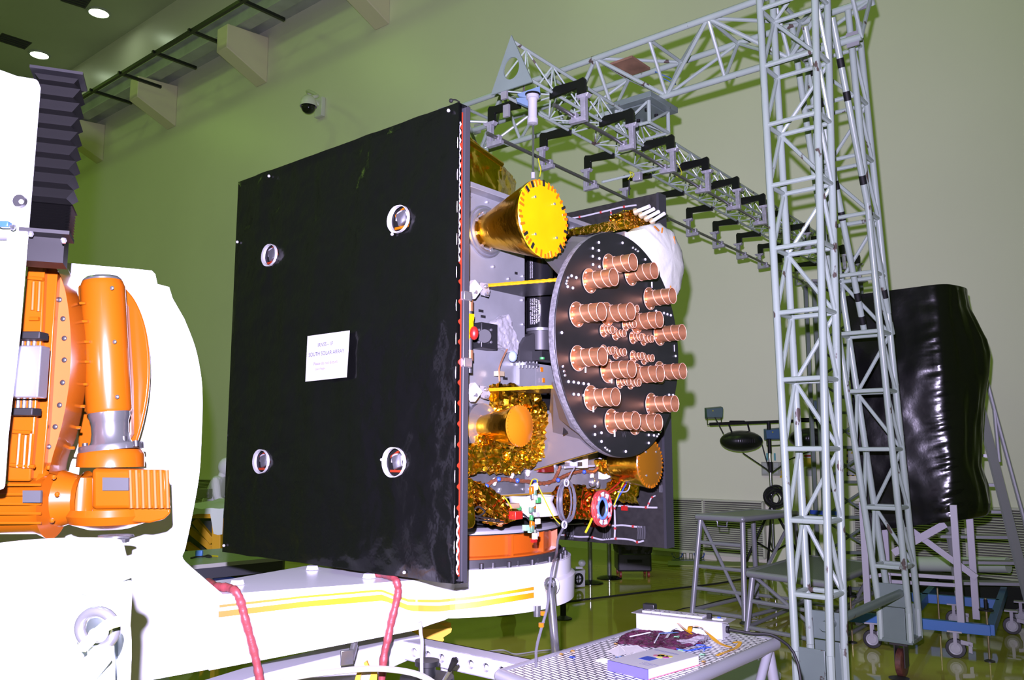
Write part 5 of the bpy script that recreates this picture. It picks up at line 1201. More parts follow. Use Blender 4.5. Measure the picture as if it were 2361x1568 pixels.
def post(x,yt,yb,off,w_=.055):
    b=PL(x,yb,c0+cyv*off,cyv); return MB().box(Vector((b.x,b.y,(.29+1.25)/2)),(w_,w_,.96),cxv,cyv).build('post',lav,cart,bev=.003)
for x,off in ((2216,.0),(2252,.22),(2003,.05),(2052,.2)): post(x,1210,1430,off)
def brace(x0,y0,x1,y1,off,w_=.05):
    p,q=PL(x0,y0,c0+cyv*off,cyv),PL(x1,y1,c0+cyv*off,cyv); d=(q-p).normalized(); MB().box((p+q)/2,((q-p).length,.03,w_),d,cyv,d.cross(cyv)).build('brace',lav,cart)
brace(2060,1275,2180,1208,.1,.06); brace(2090,1214,2252,1332,.14,.05); brace(2045,1322,2215,1333,.1,.03); brace(2045,1340,2215,1350,.3,.03); brace(2003,1330,2052,1322,.06,.03)
tyr=mat('black_tyre',(.012,.012,.013),.5); hub=mat('white_hub',(.35,.35,.37),.4)
def caster(x,y,off,label=None,r=.078):
    c=PL(x,y,c0+cyv*off,cyv); c=Vector((c.x,c.y,r)); 
    w=MB().lathe(c-cyv*.02,cyv,[(.001,.0),(r*.6,0),(r*.95,.002),(r,.008),(r,.032),(r*.95,.038),(r*.6,.04),(.001,.04)],28).build('caster',tyr,cart)
    MB().lathe(c-cyv*.021,-cyv,[(r*.66,0),(r*.64,.004),(r*.5,.0),(r*.46,.005),(.001,.006)],28).build('hub',hub,w)
    MB().box(c+ZX*.075-cyv*.028,(.026,.006,.13),cxv,cyv).box(c+ZX*.075+cyv*.028,(.026,.006,.13),cxv,cyv).box(c+ZX*.136,(.11,.09,.012),cxv,cyv).build('fork',lav,w)
    MB().box(c+cxv*.085+ZX*.05-cyv*.02,(.09,.012,.035),(cxv-ZX*.15).normalized(),cyv).box(c+cxv*.11+ZX*.01-cyv*.02,(.03,.012,.07),(cxv-ZX*.3).normalized(),cyv).build('brake_lever',lav,w,bev=.002)
for x,y,off in ((2203,1480,-.0),(2011,1455,.0),(2197,1372,1.4),(2330,1393,1.3),(2352,1385,1.9)): caster(x,y,off)
def lfoot(x,y,off):
    b=PL(x,y,c0+cyv*off,cyv); b=Vector((b.x,b.y,0)); o=MB().tube(b+ZX*.02,b+ZX*.5,.009,n=8).build('levelling_screw',mat('dull_brass',(.22,.18,.09),.4,.6),cart)
    MB().lathe(b+ZX*.40,ZX,[(.001,0),(.055,.002),(.055,.012),(.015,.016),(.015,.09),(.001,.095)],18).build('hand_knob',blkm,o)
    MB().lathe(b,ZX,[(.001,0),(.04,0),(.04,.008),(.01,.02)],18).build('screw_foot',dks,o)
lfoot(2279,1480,.0); lfoot(1964,1450,.12); lfoot(2165,1420,1.2)
# wrapped panel
wp_=[(1941,684),(2047,664),(2182,651),(2190,660),(2202,760),(2212,900),(2222,1060),(2228,1150),(2226,1196),(2150,1208),(2096,1219),(1996,1225),(1975,1000)]
pts=[PL(x,y,c0+cyv*.0,cyv) for x,y in wp_]
sil=[(2216,661),(2222,700),(2240,740),(2257,778),(2263,812),(2262,860),(2255,930),(2249,1028),(2250,1080),(2262,1120),(2269,1165),(2266,1190),(2251,1200)]
bwm=mat('black_polythene',(.0025,.0025,.0027),.16,spec=.5,bump=.15,bscale=5,bdist=.02)
def wrapbox():
    TL,TR,BR,BL_=[PL(x,y,c0,cyv) for x,y in ((1941,684),(2186,652),(2229,1198),(1995,1226))]
    mb=MB(); NU,NV=46,90; D=.30; vs=[]
    def side(t): # silhouette distance behind the front edge
        x0=2186+43*t; y0=652+546*t
        for (xa,ya),(xb,yb) in zip(sil,sil[1:]):
            if ya<=y0<=yb: xs=xa+(xb-xa)*(y0-ya)/(yb-ya); break
        else: xs=sil[0][0] if y0<sil[0][1] else sil[-1][0]
        return (xs-x0)/62.0
    for j in range(NV+1):
        t=j/NV; l=TL.lerp(BL_,t); r=TR.lerp(BR,t); s_=side(t)
        for i in range(NU+1):
            f=i/NU
            if f<=.62:
                k=f/.62; p=l.lerp(r,k); nr=-cyv; rc=max(0,(k-.8)/.2); p=p+cyv*(.07*rc*rc*rc)
                fold=.016*noise.noise(Vector((k*3,t*62+k*6,4)))*math.exp(-((k-.88)/.13)**2)*(.3+.9*t)+.016*noise.noise(Vector((k*2,t*4,1)))+.004*noise.noise(Vector((k*7,t*14,1)))
            else:
                k=(f-.62)/.38; p=r+cyv*(.07+D*1.2*k)+cxv*(.24*s_*math.sin(min(1,k*1.0)*math.pi/2)); nr=cxv; fold=.018*noise.noise(Vector((k*6,t*5,9)))+.008*noise.noise(Vector((k*20,t*9,9)))
            e=min(1,t/.02,(1-t)/.02); vs.append(p+nr*fold*e)
    W=NU+1; fs=[(j*W+i,j*W+i+1,(j+1)*W+i+1,(j+1)*W+i) for j in range(NV) for i in range(NU)]
    # back and left faces, top and bottom
    o=len(vs)
    bl_=[TL+cyv*.4,BL_+cyv*.4,vs[(NV)*W+NU],vs[NU]]; vs+=bl_[:2]
    fs+=[(0,o,o+1,NV*W),(o,NU,NV*W+NU,o+1),tuple([o]+list(range(0,NU+1))),tuple([o+1]+[NV*W+i for i in range(NU+1)])]
    mb.add(vs,fs); return mb
wrp=solo(wrapbox(),'wrapped_slab',bwm,'large upright panel wrapped in glossy black polythene on the blue trolley','wrapped panel',None,ang=70)
# ================= aluminium mobile ladder =================
lal=mat('ladder_aluminium',(.34,.34,.37),.4,.2)
ld=thing('mobile_ladder','tall aluminium stair ladder with handrail behind the black wrapped panel','ladder',Vector((4.6,8.2,0)))
YL=8.9
def lp(x,y,Y=YL): return at(x,y,Y)
def bar(p,q,w_,d_,mt,par,name,up=None):
    d=(q-p).normalized(); s_=d.cross(Vector((.2,-1,0))).normalized(); return MB().box((p+q)/2,((q-p).length,w_,d_),d,s_,d.cross(s_)).build(name,mt,par)
sa,sb=lp(2224,800),lp(2376,1398,8.6)
bar(sa,sb,.10,.03,lal,ld,'stringer')
sa2,sb2=lp(2135,850,9.2),lp(2215,1395,9.0); bar(sa2,sb2,.08,.03,lal,ld,'stringer')
for i,(y,xl,xr) in enumerate(((985,2235,2255),(1051,2190,2276),(1118,2190,2294),(1180,2192,2312),(1238,2165,2330),(1297,2200,2348),(1345,2205,2362))):
    p,q=lp(xl,y-2,9.05),lp(xr,y,YL); o=MB().box((p+q)/2,((q-p).length,.16,.03),(q-p).normalized(),(Vector((.3,1,0))).normalized()).build('tread',lal,ld); 
MB().path([lp(2222,676),lp(2292,942),lp(2362,1200),lp(2400,1400,8.6)],.022,8).build('handrail',lal,ld)
MB().path([lp(2214,665),lp(2222,676),lp(2226,700),lp(2250,860)],.02,8).build('handrail_top',lal,ld)
MB().tube(lp(2292,942),lp(2304,1065),.02,n=8).build('rail_post',lal,ld)
MB().tube(lp(2160,660,9.1),lp(2215,668),.018,n=8).build('top_bar',lal,ld)
mb=MB()
for (x,y) in ((2246,968),(2273,982),(2268,1051),(2291,1051),(2287,1118),(2306,1118),(2304,1180),(2325,1180),(2322,1240),(2344,1240)): mb.ball(lp(x,y,YL-.03),.01,6)
mb.build('rivet',bolt_m,ld,each=True)
for p in (sa2,): MB().tube(sb2,Vector((sb2.x,sb2.y,0)),.03,n=10).build('ladder_foot',lal,ld)
MB().tube(lp(2368,1380,8.6),Vector((lp(2368,1380,8.6).x,8.6,0)),.03,n=10).build('ladder_foot',lal,ld)
# rolled sheets and dark cases on the floor behind the trolley
rl=at(2100,1300,10.4); rr_=at(2325,1303,9.5)
solo(MB().tube(rl,rr_,.085,n=20),'rolled_sheet',mat('greenish_white_roll',(.5,.56,.48),.6,bump=.2,bscale=6),'greenish white rolled sheet lying on dark cases behind the trolley','roll')
solo(MB().box(Vector(((rl.x+rr_.x)/2,(rl.y+rr_.y)/2,(rl.z-.085)/2)),(1.9,.42,rl.z-.09),Vector((rr_.x-rl.x,rr_.y-rl.y,0)).normalized(),ZX.cross(Vector((rr_.x-rl.x,rr_.y-rl.y,0)).normalized())),'equipment_case',mat('black_case',(.012,.012,.014),.4),'long low dark case under the white roll','case',bev=.01)

# ================= floodlight stand by the wall =================
YS=12.1
fs_=thing('light_stand','tall tripod stand with cross bar carrying the floodlights and black spotlights','stand',Vector((at(1777,1300,YS).x,YS,0)))
g0=Vector((at(1777,1100,YS).x,YS,0)); zt_=at(1777,972,YS).z
MB().tube(g0+ZX*.35,g0+ZX*zt_,.022,n=14).build('pole',stl,fs_)
MB().tube(g0+ZX*(zt_-.45),g0+ZX*zt_,.028,n=12).build('pole_sleeve',blkm,fs_)
MB().tube(g0+ZX*1.4,g0+ZX*1.55,.035,n=12).build('clamp_collar',blkm,fs_)
bp0,bp1=at(1636,978,YS),at(1905,968,YS); MB().tube(bp0,bp1,.022,n=8).build('cross_bar',blkm,fs_)
for i in range(3):
    a=math.radians((200,320,90)[i]); d=Vector((math.cos(a),math.sin(a)*.6,0)); e=g0+d*.5
    o=MB().tube(g0+ZX*.95,e+ZX*.09,.018,n=8).build('leg',blkm,fs_); MB().tube(g0+ZX*.3,g0.lerp(e,.55)+ZX*.45,.011,n=8).build('leg_brace',blkm,o)
    MB().tube(e+ZX*.0,e+ZX*.09,.03,n=10).build('wheel',tyr,o)
def spotl(x,y,label):
    c=at(x,y,YS); t=thing('oval_spotlight',label,'spotlight',c,'black oval spotlights')
    MB().ball(c,.3,28,1.0,.8,.5).build('housing',mat('black_lamp_shell',(.006,.006,.007),.35),t)
    mb=MB()
    for i in range(9): mb.box(c+Vector((-.12+.03*i,-.236,.0)),(.012,.008,.05))
    mb.build('vent_slot',blkm,t,each=True)
    MB().path([c+Vector((-.12,0,.1)),c+Vector((-.17,0,.24)),c+Vector((-.15,0,.28)),c+Vector((.05,0,.28)),c+Vector((.1,0,.24)),c+Vector((.13,0,.1))],.013,6).build('yoke',blkm,t)
    return c
k1=spotl(1709,1017,'black oval spotlight under the left half of the cross bar'); k2=spotl(1868,1011,'black oval spotlight seen through the near gantry leg')
def flood(x,y,col,label):
    c=at(x,y,YS); t=thing('floodlight',label,'floodlight',c,'box floodlights on the stand')
    m_=mat('flood_%d'%x,col,.45)
    MB().hexa([c+Vector(v) for v in ((-.11,-.06,-.07),(.11,-.06,-.075),(.12,.06,-.09),(-.12,.06,-.09),(-.12,-.06,.045),(.12,-.06,.07),(.12,.06,.09),(-.12,.06,.07))]).build('housing',m_,t,bev=.006)
    MB().path([c+Vector((-.1,0,-.07)),c+Vector((-.1,0,-.17)),c+Vector((.1,0,-.16)),c+Vector((.1,0,-.07))],.008,6).build('bracket',blkm,t)
    MB().tube(c+Vector((-.03,-.06,.02)),c+Vector((-.03,-.075,.02)),.01,n=8).build('knob',yelm,t)
flood(1646,951,(.05,.10,.10),'grey green box floodlight standing on the left end of the bar')
flood(1783,1000,(.04,.10,.20),'blue box floodlight in front of the stand pole')
flood(1893,933,(.06,.10,.14),'grey box floodlight at the right end of the bar, mostly behind gantry')
cb1=mat('black_cable',(.01,.01,.01),.5)
for pts,l in (([(1712,1044),(1740,1063),(1765,1080),(1776,1090)],'black cable from left spotlight to the pole'),([(1868,1040),(1820,1060),(1800,1075),(1779,1090)],'black cable from right spotlight to the pole'),([(1648,962),(1655,975),(1668,1000)],'black cable hanging below the grey green floodlight'),([(1757,1025),(1765,1055),(1775,1088)],'thin black cable between spotlight and pole')):
    solo(MB().path(smoothpts([at(x,y,YS-.04) for x,y in pts]),.009,6),'lamp_cable',cb1,l,'cable',None,'cables of the light stand')
cc=at(1786,1145,YS-.06); mb=MB()
for i in range(16): mb.torus(cc+Vector((R.uniform(-.035,.035),-.006*i,R.uniform(-.04,.04))),Vector((R.uniform(-.35,.35),1,R.uniform(-.35,.35))),.13+R.uniform(-.05,.03),.009,26,5)
solo(mb,'cable_coil',cb1,'big coil of black cable hanging on the light stand pole','cable coil',cc)
# ---- small things on the wall
def plate(name,x0,y0,x1,y1,mt,label,cat,d=.03,grp=None,root=True):
    a,b_,c_,e_=WL(x0,y0,d),WL(x1,y0,d),WL(x1,y1,d),WL(x0,y1,d); zt=(a.z+b_.z)/2; zb=(c_.z+e_.z)/2; a.z=b_.z=zt; c_.z=e_.z=zb; c_.x,c_.y=b_.x,b_.y; e_.x,e_.y=a.x,a.y
    return (a+c_)/2,MB().prism([a,b_,c_,e_],VX*(d-.001))
def wallthing(name,x0,y0,x1,y1,mt,label,cat,d=.03):
    c,mb=plate(name,x0,y0,x1,y1,mt,label,cat,d); t=thing(name,label,cat,c); mb.build('plate',mt,t); return t,c
gyp=mat('grey_box_plate',(.33,.33,.30),.5)
t,c=wallthing('wall_socket_plate',1755,1065,1799,1097,gyp,'grey wall socket panel behind the light stand pole','socket panel')
for (x,y) in ((1763,1073),(1775,1073),(1763,1087),(1775,1087),(1789,1073),(1789,1087)):
    MB().prism([WL(x+dx,y+dy,.035) for dx,dy in ((-5,-5),(5,-5),(5,5),(-5,5))],VX*.004).build('socket',wb_,t)
yb=mat('yellow_box',(.42,.32,.02),.5)
t,c=wallthing('yellow_wall_box',1852,1056,1873,1076,yb,'small yellow switch box on the wall behind the gantry leg','switch box',.1)
t,c=wallthing('red_notice',1853,1042,1872,1055,wb_,'tiny white notice with red band above the yellow box','notice',.02)
MB().prism([WL(x,y,.026) for x,y in ((1854,1049),(1871,1049),(1871,1053),(1854,1053))],VX*.003).build('red_band',redm,t)
t,c=wallthing('wall_plate',1857,1079,1875,1098,wb_,'white blank plate below the yellow wall box','wall plate',.02)
# hazard bordered notice
t,c=wallthing('hazard_notice',1952,1032,1987,1097,wb_,'white notice with black and yellow hazard border behind lattice column','notice',.02)
pts_=[]
def hz(x0,y0,x1,y1,n,par):
    for i in range(n):
        f0,f1=i/n,(i+1)/n; 
        if abs(x1-x0)>abs(y1-y0): q=[(x0+(x1-x0)*f0,y0),(x0+(x1-x0)*f1,y0),(x0+(x1-x0)*f1,y0+2.5),(x0+(x1-x0)*f0,y0+2.5)]
        else: q=[(x0,y0+(y1-y0)*f0),(x0+2.5,y0+(y1-y0)*f0),(x0+2.5,y0+(y1-y0)*f1),(x0,y0+(y1-y0)*f1)]
        MB().prism([WL(x,y,.025) for x,y in q],VX*.003).build('border_dash',yb if i%2 else blkm,par)
hz(1952,1032,1987,1032,6,t);hz(1952,1095,1987,1095,6,t);hz(1952,1034,1952,1095,9,t);hz(1984,1034,1984,1095,9,t)
MB().prism([WL(x,y,.026) for x,y in ((1961,1046),(1971,1046),(1966,1038))],VX*.003).build('warning_triangle',yb,t)
for i in range(8): MB().prism([WL(x,y,.025) for x,y in ((1958,1056+i*4.5),(1979,1056+i*4.5),(1979,1057.3+i*4.5),(1958,1057.3+i*4.5))],VX*.003).build('print_line',gyp,t)
for (x,y,l) in ((1853,1143,'yellow high voltage warning triangle beside the near gantry leg'),(1805,1085,'yellow warning triangle partly behind the gantry leg edge')):
    t=thing('warning_sign',l,'warning sign',WL(x,y,.02),'yellow warning signs')
    MB().prism([WL(x-8,y+8,.02),WL(x+8,y+8,.02),WL(x,y-8,.02)],VX*.01).build('triangle',mat('sign_yellow',(.6,.4,.01),.5),t)
    MB().prism([WL(x+1,y-4,.025),WL(x-2.5,y+2,.025),WL(x,y+2,.025),WL(x-1,y+7,.025),WL(x+3,y,.025),WL(x+.5,y,.025)],VX*.004).build('bolt_symbol',blkm,t)
    MB().prism([WL(x+dx,y+dy,.02) for dx,dy in ((-7,10),(8,10),(8,17),(-7,17))],VX*.01).build('caption_plate',mat('sign_yellow',(.6,.4,.01),.5),t)
for x,l in ((1768,'pale blue strip left of the stand pole'),(1785.5,'pale blue strip right of the stand pole')):
    c,mb=plate('s',x-1.5,1045,x+1.5,1062,None,'','',.02); solo(mb,'blue_strip',mat('cyan_strip',(.1,.35,.42),.5),l,'strip',None,'blue strips on the wall')
# ---- support column of the rig at the wall
YC=10.6
sc_=thing('lattice_column','grey lattice support column near the wall carrying the far end of the rig','column',Vector((at(1940,1290,YC).x,YC,0)))
colm=mat('dull_grey_paint',(.14,.17,.155),.5,var=.1)
xl,xr=at(1892,1000,YC).x,at(2003,1000,YC).x; ztop=at(1900,650,YC).z
for x in (xl,xr):
    for dy in (0,.3): MB().box((x,YC+dy,ztop/2),(.045,.045,ztop)).build('upright',colm,sc_)
n=9
for i in range(n):
    z0_,z1_=ztop*i/n,ztop*(i+1)/n
    MB().box(((xl+xr)/2,YC,z0_+.04),(xr-xl,.035,.035)).build('rail_bar',colm,sc_)
    MB().tube((xl,YC,z0_+.05),(xr,YC,z1_),.016,n=6).build('cross_brace',colm,sc_); MB().tube((xr,YC,z0_+.05),(xl,YC,z1_),.016,n=6).build('cross_brace',colm,sc_)
MB().box(((xl+xr)/2,YC+.1,ztop),(xr-xl+.1,.4,.03)).build('head_plate',clm,sc_)
MB().tube(((xl*.35+xr*.65),YC+.05,ztop),((xl*.35+xr*.65),YC+.05,ztop+.14),.03).build('head_jack',dks,sc_)

# ================= posts, trolley and boxes on the floor =================
def stanchion(x,y,label,h=1.0,mt=stl,grp='chrome barrier posts'):
    g=G(x,y,0); t=thing('barrier_post',label,'post',g,grp)
    MB().tube(g+ZX*.02,g+ZX*h,.03,n=18).build('pole',mt,t); MB().lathe(g,ZX,[(.001,0),(.17,0),(.17,.012),(.12,.03),(.03,.045)],32).build('base',mat('black_chrome',(.03,.03,.03),.12,.9),t)
    MB().tube(g+ZX*(h-.06),g+ZX*(h+.02),.034,n=18).build('cap',blkm,t); return g
stanchion(1361,1345,'left chrome post under the rear solar array'); stanchion(1405,1334,'right chrome post under the rear solar array, nearer the black trolley')
dc_=mat('dark_chrome',(.06,.06,.065),.15,.9)
pa=stanchion(1948,1371,'dark chrome barrier post left of the blue trolley',1.0,dc_,'dark barrier posts'); pb_=stanchion(1868,1362,'dark chrome barrier post behind the near gantry leg',1.02,dc_,'dark barrier posts')
solo(MB().box((pa+pb_)/2+ZX*.95,((pa-pb_).length-.08,.004,.05),(pa-pb_).normalized(),ZX.cross((pa-pb_).normalized())),'barrier_belt',blum,'blue belt stretched between the two dark barrier posts','belt')
# black draped trolley
g=G(1464,1332,0)+Vector((0,.2,0)); dt=thing('draped_trolley','black cloth draped trolley with small red wheels below the rear array','trolley',g)
crinkle([g+Vector(v) for v in ((-.2,-.2,.3),(.22,-.2,.3),(.25,.2,.3),(-.22,.2,.3),(-.26,-.22,.6),(.28,-.22,.6),(.28,.25,.6),(-.26,.22,.6),(-.2,-.15,.78),(.2,-.15,.78),(.2,.2,.78),(-.2,.2,.78))],.03,4,61,freq=5).build('drape',mat('black_cloth',(.006,.006,.007),.5,spec=.5),dt)
MB().box(g+ZX*.2,(.46,.42,.24)).build('case',mat('dark_grey_case',(.018,.018,.02),.4),dt,bev=.02)
MB().box(g+Vector((0,-.215,.22)),(.2,.01,.04)).build('handle',blkm,dt)
for dx in (-.19,.19):
    for dy in (-.16,.18): MB().tube(g+Vector((dx-.015,dy,.04)),g+Vector((dx+.015,dy,.04)),.04,n=12).build('wheel',mat('red_wheel',(.2,.03,.02),.5),dt)
# power unit
g=G(1328,1358,0)+Vector((-.02,.15,0)); pu=thing('power_unit','grey metal unit with a white grille face beside the turntable','power unit',g)
dx_=Vector((.55,-.83,0)).normalized(); dy_=Vector((.83,.55,0)).normalized()
MB().box(g+ZX*.11-dx_*.06,(.3,.2,.2),dx_,dy_).build('body',mat('unit_grey',(.07,.075,.09),.4),pu,bev=.006)
MB().box(g+ZX*.11+dx_*.097,(.012,.21,.2),dx_,dy_).build('face',wb_,pu,bev=.002)
MB().lathe(g+ZX*.11+dx_*.104,dx_,[(.045,0),(.075,.002),(.075,.006),(.045,.008)],28).box(g+ZX*.11+dx_*.106,(.004,.1,.012),dx_,dy_).box(g+ZX*.11+dx_*.106,(.004,.012,.1),dx_,dy_).build('fan_ring',blkm,pu)
MB().path(smoothpts([g+ZX*.2-dx_*.1,g+ZX*.3-dx_*.12,g+ZX*.26-dy_*.12,g+ZX*.1-dy_*.14,g+ZX*.02-dy_*.1+dx_*.06]),.009,6).build('loose_cable',cb1,pu)
solo(MB().ball(G(1342,1308,0)+ZX*.06,.055,14,sy=.5).box(G(1335,1312,0)+ZX*.02,(.1,.06,.03)),'floor_plug',wb_,'small white round plug on the floor behind the posts','plug',G(1342,1308,0))
# long black cable across the floor and short cords
cp_=[G(x,y,.012) for x,y in ((1180,1407),(1290,1390),(1400,1376),(1520,1361),(1650,1346),(1740,1331),(1900,1316))]
solo(MB().path(smoothpts(cp_),.011,6),'floor_cable',cb1,'long black cable lying straight across the olive floor','cable')
solo(MB().path(smoothpts([G(x,y,.008) for x,y in ((1545,1413),(1575,1403),(1610,1398),(1660,1385),(1720,1372))]),.006,5),'floor_wire',cb1,'thin dark cord on the floor behind the socket box','cord')
solo(MB().path(smoothpts([G(x,y,.008) for x,y in ((1125,1502),(1160,1499),(1185,1508),(1210,1506),(1250,1500),(1300,1498),(1320,1502))]),.006,5),'floor_wire',wir,'thin pale wire on the floor left of the perforated table','wire')
solo(MB().path(smoothpts([G(x,y,.01) for x,y in ((1700,1420),(1715,1428),(1735,1424),(1748,1430),(1722,1432))]),.006,5),'floor_wire',wir,'short pale cord scrap on the floor between the step stands','cord')
# lever stands with blue loops along the louvres
for i,(x,l) in enumerate(((1556,'low steel hook stand with blue loop, leftmost by the louvres'),(1580,'low steel hook stand by the louvres, second from left'),(1606,'low steel hook stand by the louvres beside the tall step stand'))):
    g=G(x,1290,0)+Vector((0,-.2,0)); t=thing('hook_stand',l,'stand',g,'low hook stands by the louvres')
    MB().box(g+ZX*.01,(.16,.12,.02)).build('base',colm,t)
    for dx in (-.05,.05): MB().path([g+Vector((dx-.02,0,.02)),g+Vector((dx-.02,0,.12)),g+Vector((dx+.02,0,.12)),g+Vector((dx+.02,0,.02))],.007,6).build('hook',stl,t)
    if i!=1: MB().torus(g+ZX*.12,Vector((.1,1,0)),.08,.007,20,6,0,math.pi).build('blue_loop',blum,t)
solo(MB().prism([G(x,y,.004) for x,y in ((1540,1296),(1850,1300),(1850,1310),(1540,1306))],ZX*.02),'floor_kerb',mat('green_kerb',(.28,.32,.1),.5),'pale green strip along the wall foot','strip')

# ================= under the positioner arm =================
p=at(1268,1352,3.78); q=Vector((at(1300,1560,3.92).x,3.92,0))
sp=thing('chrome_support_pole','shiny steel pole with a ring top leaning against the positioner arm','pole',q)
dd_=(at(1281,1507,3.83)-p).normalized(); e=p+dd_*(p.z/-dd_.z)
sp.location=e; ORG[sp.name]=Vector(e)
MB().tube(p,e,.019,n=18).build('tube',stl,sp); MB().torus(p+ZX*.01,FN,.022,.008,20,8).build('ring',stl,sp); MB().tube(e,e+ZX*.02,.035,n=14).build('foot',blkm,sp)
g=G(1300,1432,0)+Vector((0,.1,0)); t=thing('pedestal','dark pedestal stand with flat foot behind the chrome pole','stand',g)
MB().lathe(g,ZX,[(.001,0),(.09,0),(.09,.01),(.04,.03),(.025,.04)],24).build('foot',dks,t); MB().tube(g+ZX*.03,g+ZX*.28,.03,n=12).tube(g+ZX*.28-AX*.0,g+ZX*.30,.045,n=12).build('column',blkm,t)
ym2=mat('machine_yellow',(.55,.30,.005),.45)
Yy=4.9; t=thing('yellow_bracket','yellow steel bracket below the positioner arm','bracket',Vector((at(1000,1500,Yy).x,Yy,0)))
MB().prism([at(x,y,Yy) for x,y in ((972,1451),(1042,1449),(1040,1458),(1022,1470),(1024,1476),(1016,1484),(972,1470))],Vector((-.1,.15,0))).build('fork',ym2,t)
MB().prism([at(x,y,Yy+.15) for x,y in ((972,1440),(1040,1436),(1040,1448),(972,1452))],Vector((-.1,.15,0))).build('top_flange',ym2,t)
c=at(985,1500,Yy+.1); MB().tube(c,Vector((c.x,c.y,0)),.05,n=14).build('upright',ym2,t)
Yj=3.6; c=at(985,1550,Yj); t=thing('levelling_jack','black levelling jack with lever under the pierced cross beam','jack',Vector((c.x,Yj,0)))
MB().lathe(at(985,1522,Yj),-ZX,[(.001,0),(.05,0),(.05,.02),(.035,.025),(.035,.06),(.11,.065),(.115,.12),(.08,.14),(.08,.3),(.13,.32),(.13,.36)],28).build('jack_body',blkp,t)
MB().tube(at(985,1600,Yj),Vector((at(985,1600,Yj).x,Yj,0)),.06,n=16).build('screw',stl,t)
MB().tube(at(1022,1572,Yj-.1),at(1038,1545,Yj-.12),.008,n=8).build('lever',stl,t); MB().tube(at(1036,1547,Yj-.12),at(1049,1522,Yj-.14),.008,.015,n=10).build('lever_grip',blkm,t)
solo(MB().path(smoothpts([at(600,1590,3.3),at(680,1562,3.32),at(760,1550,3.33),at(850,1542,3.35),at(920,1546,3.35),at(975,1560,3.35),at(1020,1590,3.35)]),.012,8),'white_hose',mat('white_hose_rubber',(.25,.26,.22),.4),'pale hose arching below the white base beam','hose')
yt=thing('yellow_strap_holder','yellow and white strap holder under the base beam at the bottom edge','holder',at(845,1560,3.5))
MB().prism([at(x,y,3.5) for x,y in ((818,1568),(826,1540),(836,1540),(830,1568),(834,1600),(816,1600))],Vector((0,.02,0))).prism([at(x,y,3.5) for x,y in ((838,1530),(845,1525),(852,1541),(845,1543))],Vector((0,.02,0))).prism([at(x,y,3.5) for x,y in ((858,1545),(870,1545),(868,1575),(852,1590),(850,1570))],Vector((0,.02,0))).build('yellow_bands',ym2,yt)
MB().prism([at(x,y,3.53) for x,y in ((832,1550),(858,1546),(852,1580),(830,1590))],Vector((0,.02,0))).build('white_liner',bf,yt)
mb=MB().path(smoothpts([at(969,1434,3.45),at(970,1460,3.45),at(973,1480,3.45),at(972,1520,3.45),at(973,1600,3.45)]),.007,8)
solo(mb,'braided_white_rope',wir,'white braided cord hanging from the arm in front of the cross beam','cord')
# red sheathed cables over the arm
rs=mat('red_sheath',(.20,.035,.04),.45,spec=.4,bump=.5,bscale=25,bdist=.01)
def sheath(pts,label):
    mb=MB(); sp_=smoothpts(pts,7); mb.path(sp_,lambda t:.0165+.0012*math.sin(t*47)+.0012*math.sin(t*117),10); solo(mb,'red_sheathed_cable',rs,label,'cable',None,'red sheathed cables')
sheath([G(478,1342,1.163),G(500,1352,1.165),G(530,1356,1.165)]+[FPt(x,y,-.018) for x,y in ((545,1366),(556,1390),(566,1430),(580,1480),(592,1530))]+[FPt(600,1575,-.02),FPt(606,1640,-.02)],'red sheathed cable draped over the arm beside the white column')
sheath([G(858,1320,1.165),G(885,1325,1.165),G(905,1330,1.166)]+[FPt(x,y,-.018) for x,y in ((915,1344),(918,1365),(912,1395),(902,1435))]+[FPt(895,1470,-.02),FPt(886,1510,-.02),FPt(880,1570,-.02),FPt(876,1640,-.02)],'red sheathed cable draped over the arm below the black cover')
# ================= clear hose, hanging connectors, cable ring =================
chm=mat('clear_hose_plastic',(.10,.10,.115),.15,spec=.7,alpha=.7)
hs=thing('clear_hose','coiled clear plastic hose hanging from the satellite','hose',SU(1312,1160,.02))
mb=MB(); cc=SU(1310,1157,.02)
for i,(rx,rz,dx) in enumerate(((.058,.092,0),(.05,.095,.006),(.064,.088,.012),(.056,.09,-.006),(.072,.085,.02))): mb.torus(cc+VX*dx-UX*.006*i,UX,1,.0048,34,6,ex=rx,ey=rz,X=VX,Y=ZX)
mb.build('coil',chm,hs)
MB().path(smoothpts([SU(1303,1208,.03),SU(1296,1222,.03),SU(1286,1245,.05),SU(1283,1275,.1),at(1274,1310,3.6),at(1268,1350,3.55),at(1262,1400,3.52),at(1248,1450,3.5),at(1237,1495,3.5),at(1236,1530,3.5),at(1235,1600,3.5)]),.006,8).build('tail',chm,hs)
mb=MB().torus(SU(1306,1113,.03),UX,.016,.004,14,6).torus(SU(1301,1210,.03),UX,.016,.005,14,6); mb.build('white_tie',wir,hs,each=True)
MB().tube(SU(1306,1110,.02),SU(1326,1076,-.05),.003,n=6).build('hanging_string',wir,hs)
mb=MB()
for p_ in (at(1252,1414,3.52),at(1248,1441,3.5)): mb.tube(p_-ZX*.008,p_+ZX*.008,.011,n=8)
mb.build('tape_wrap',kapo,hs,each=True)
cbn=thing('connector_bundle','taped bundle of small connectors dangling in front of the orange ring','connectors',SU(1235,1130,0))
rr=random.Random(5); cl_=[mat('cream_connector',(.4,.36,.25),.5),kapo,mat('glass_green_wrap',(.08,.16,.1),.3),alub,mat('clear_bag',(.28,.28,.28),.2),grnm]
y=1122; i=0
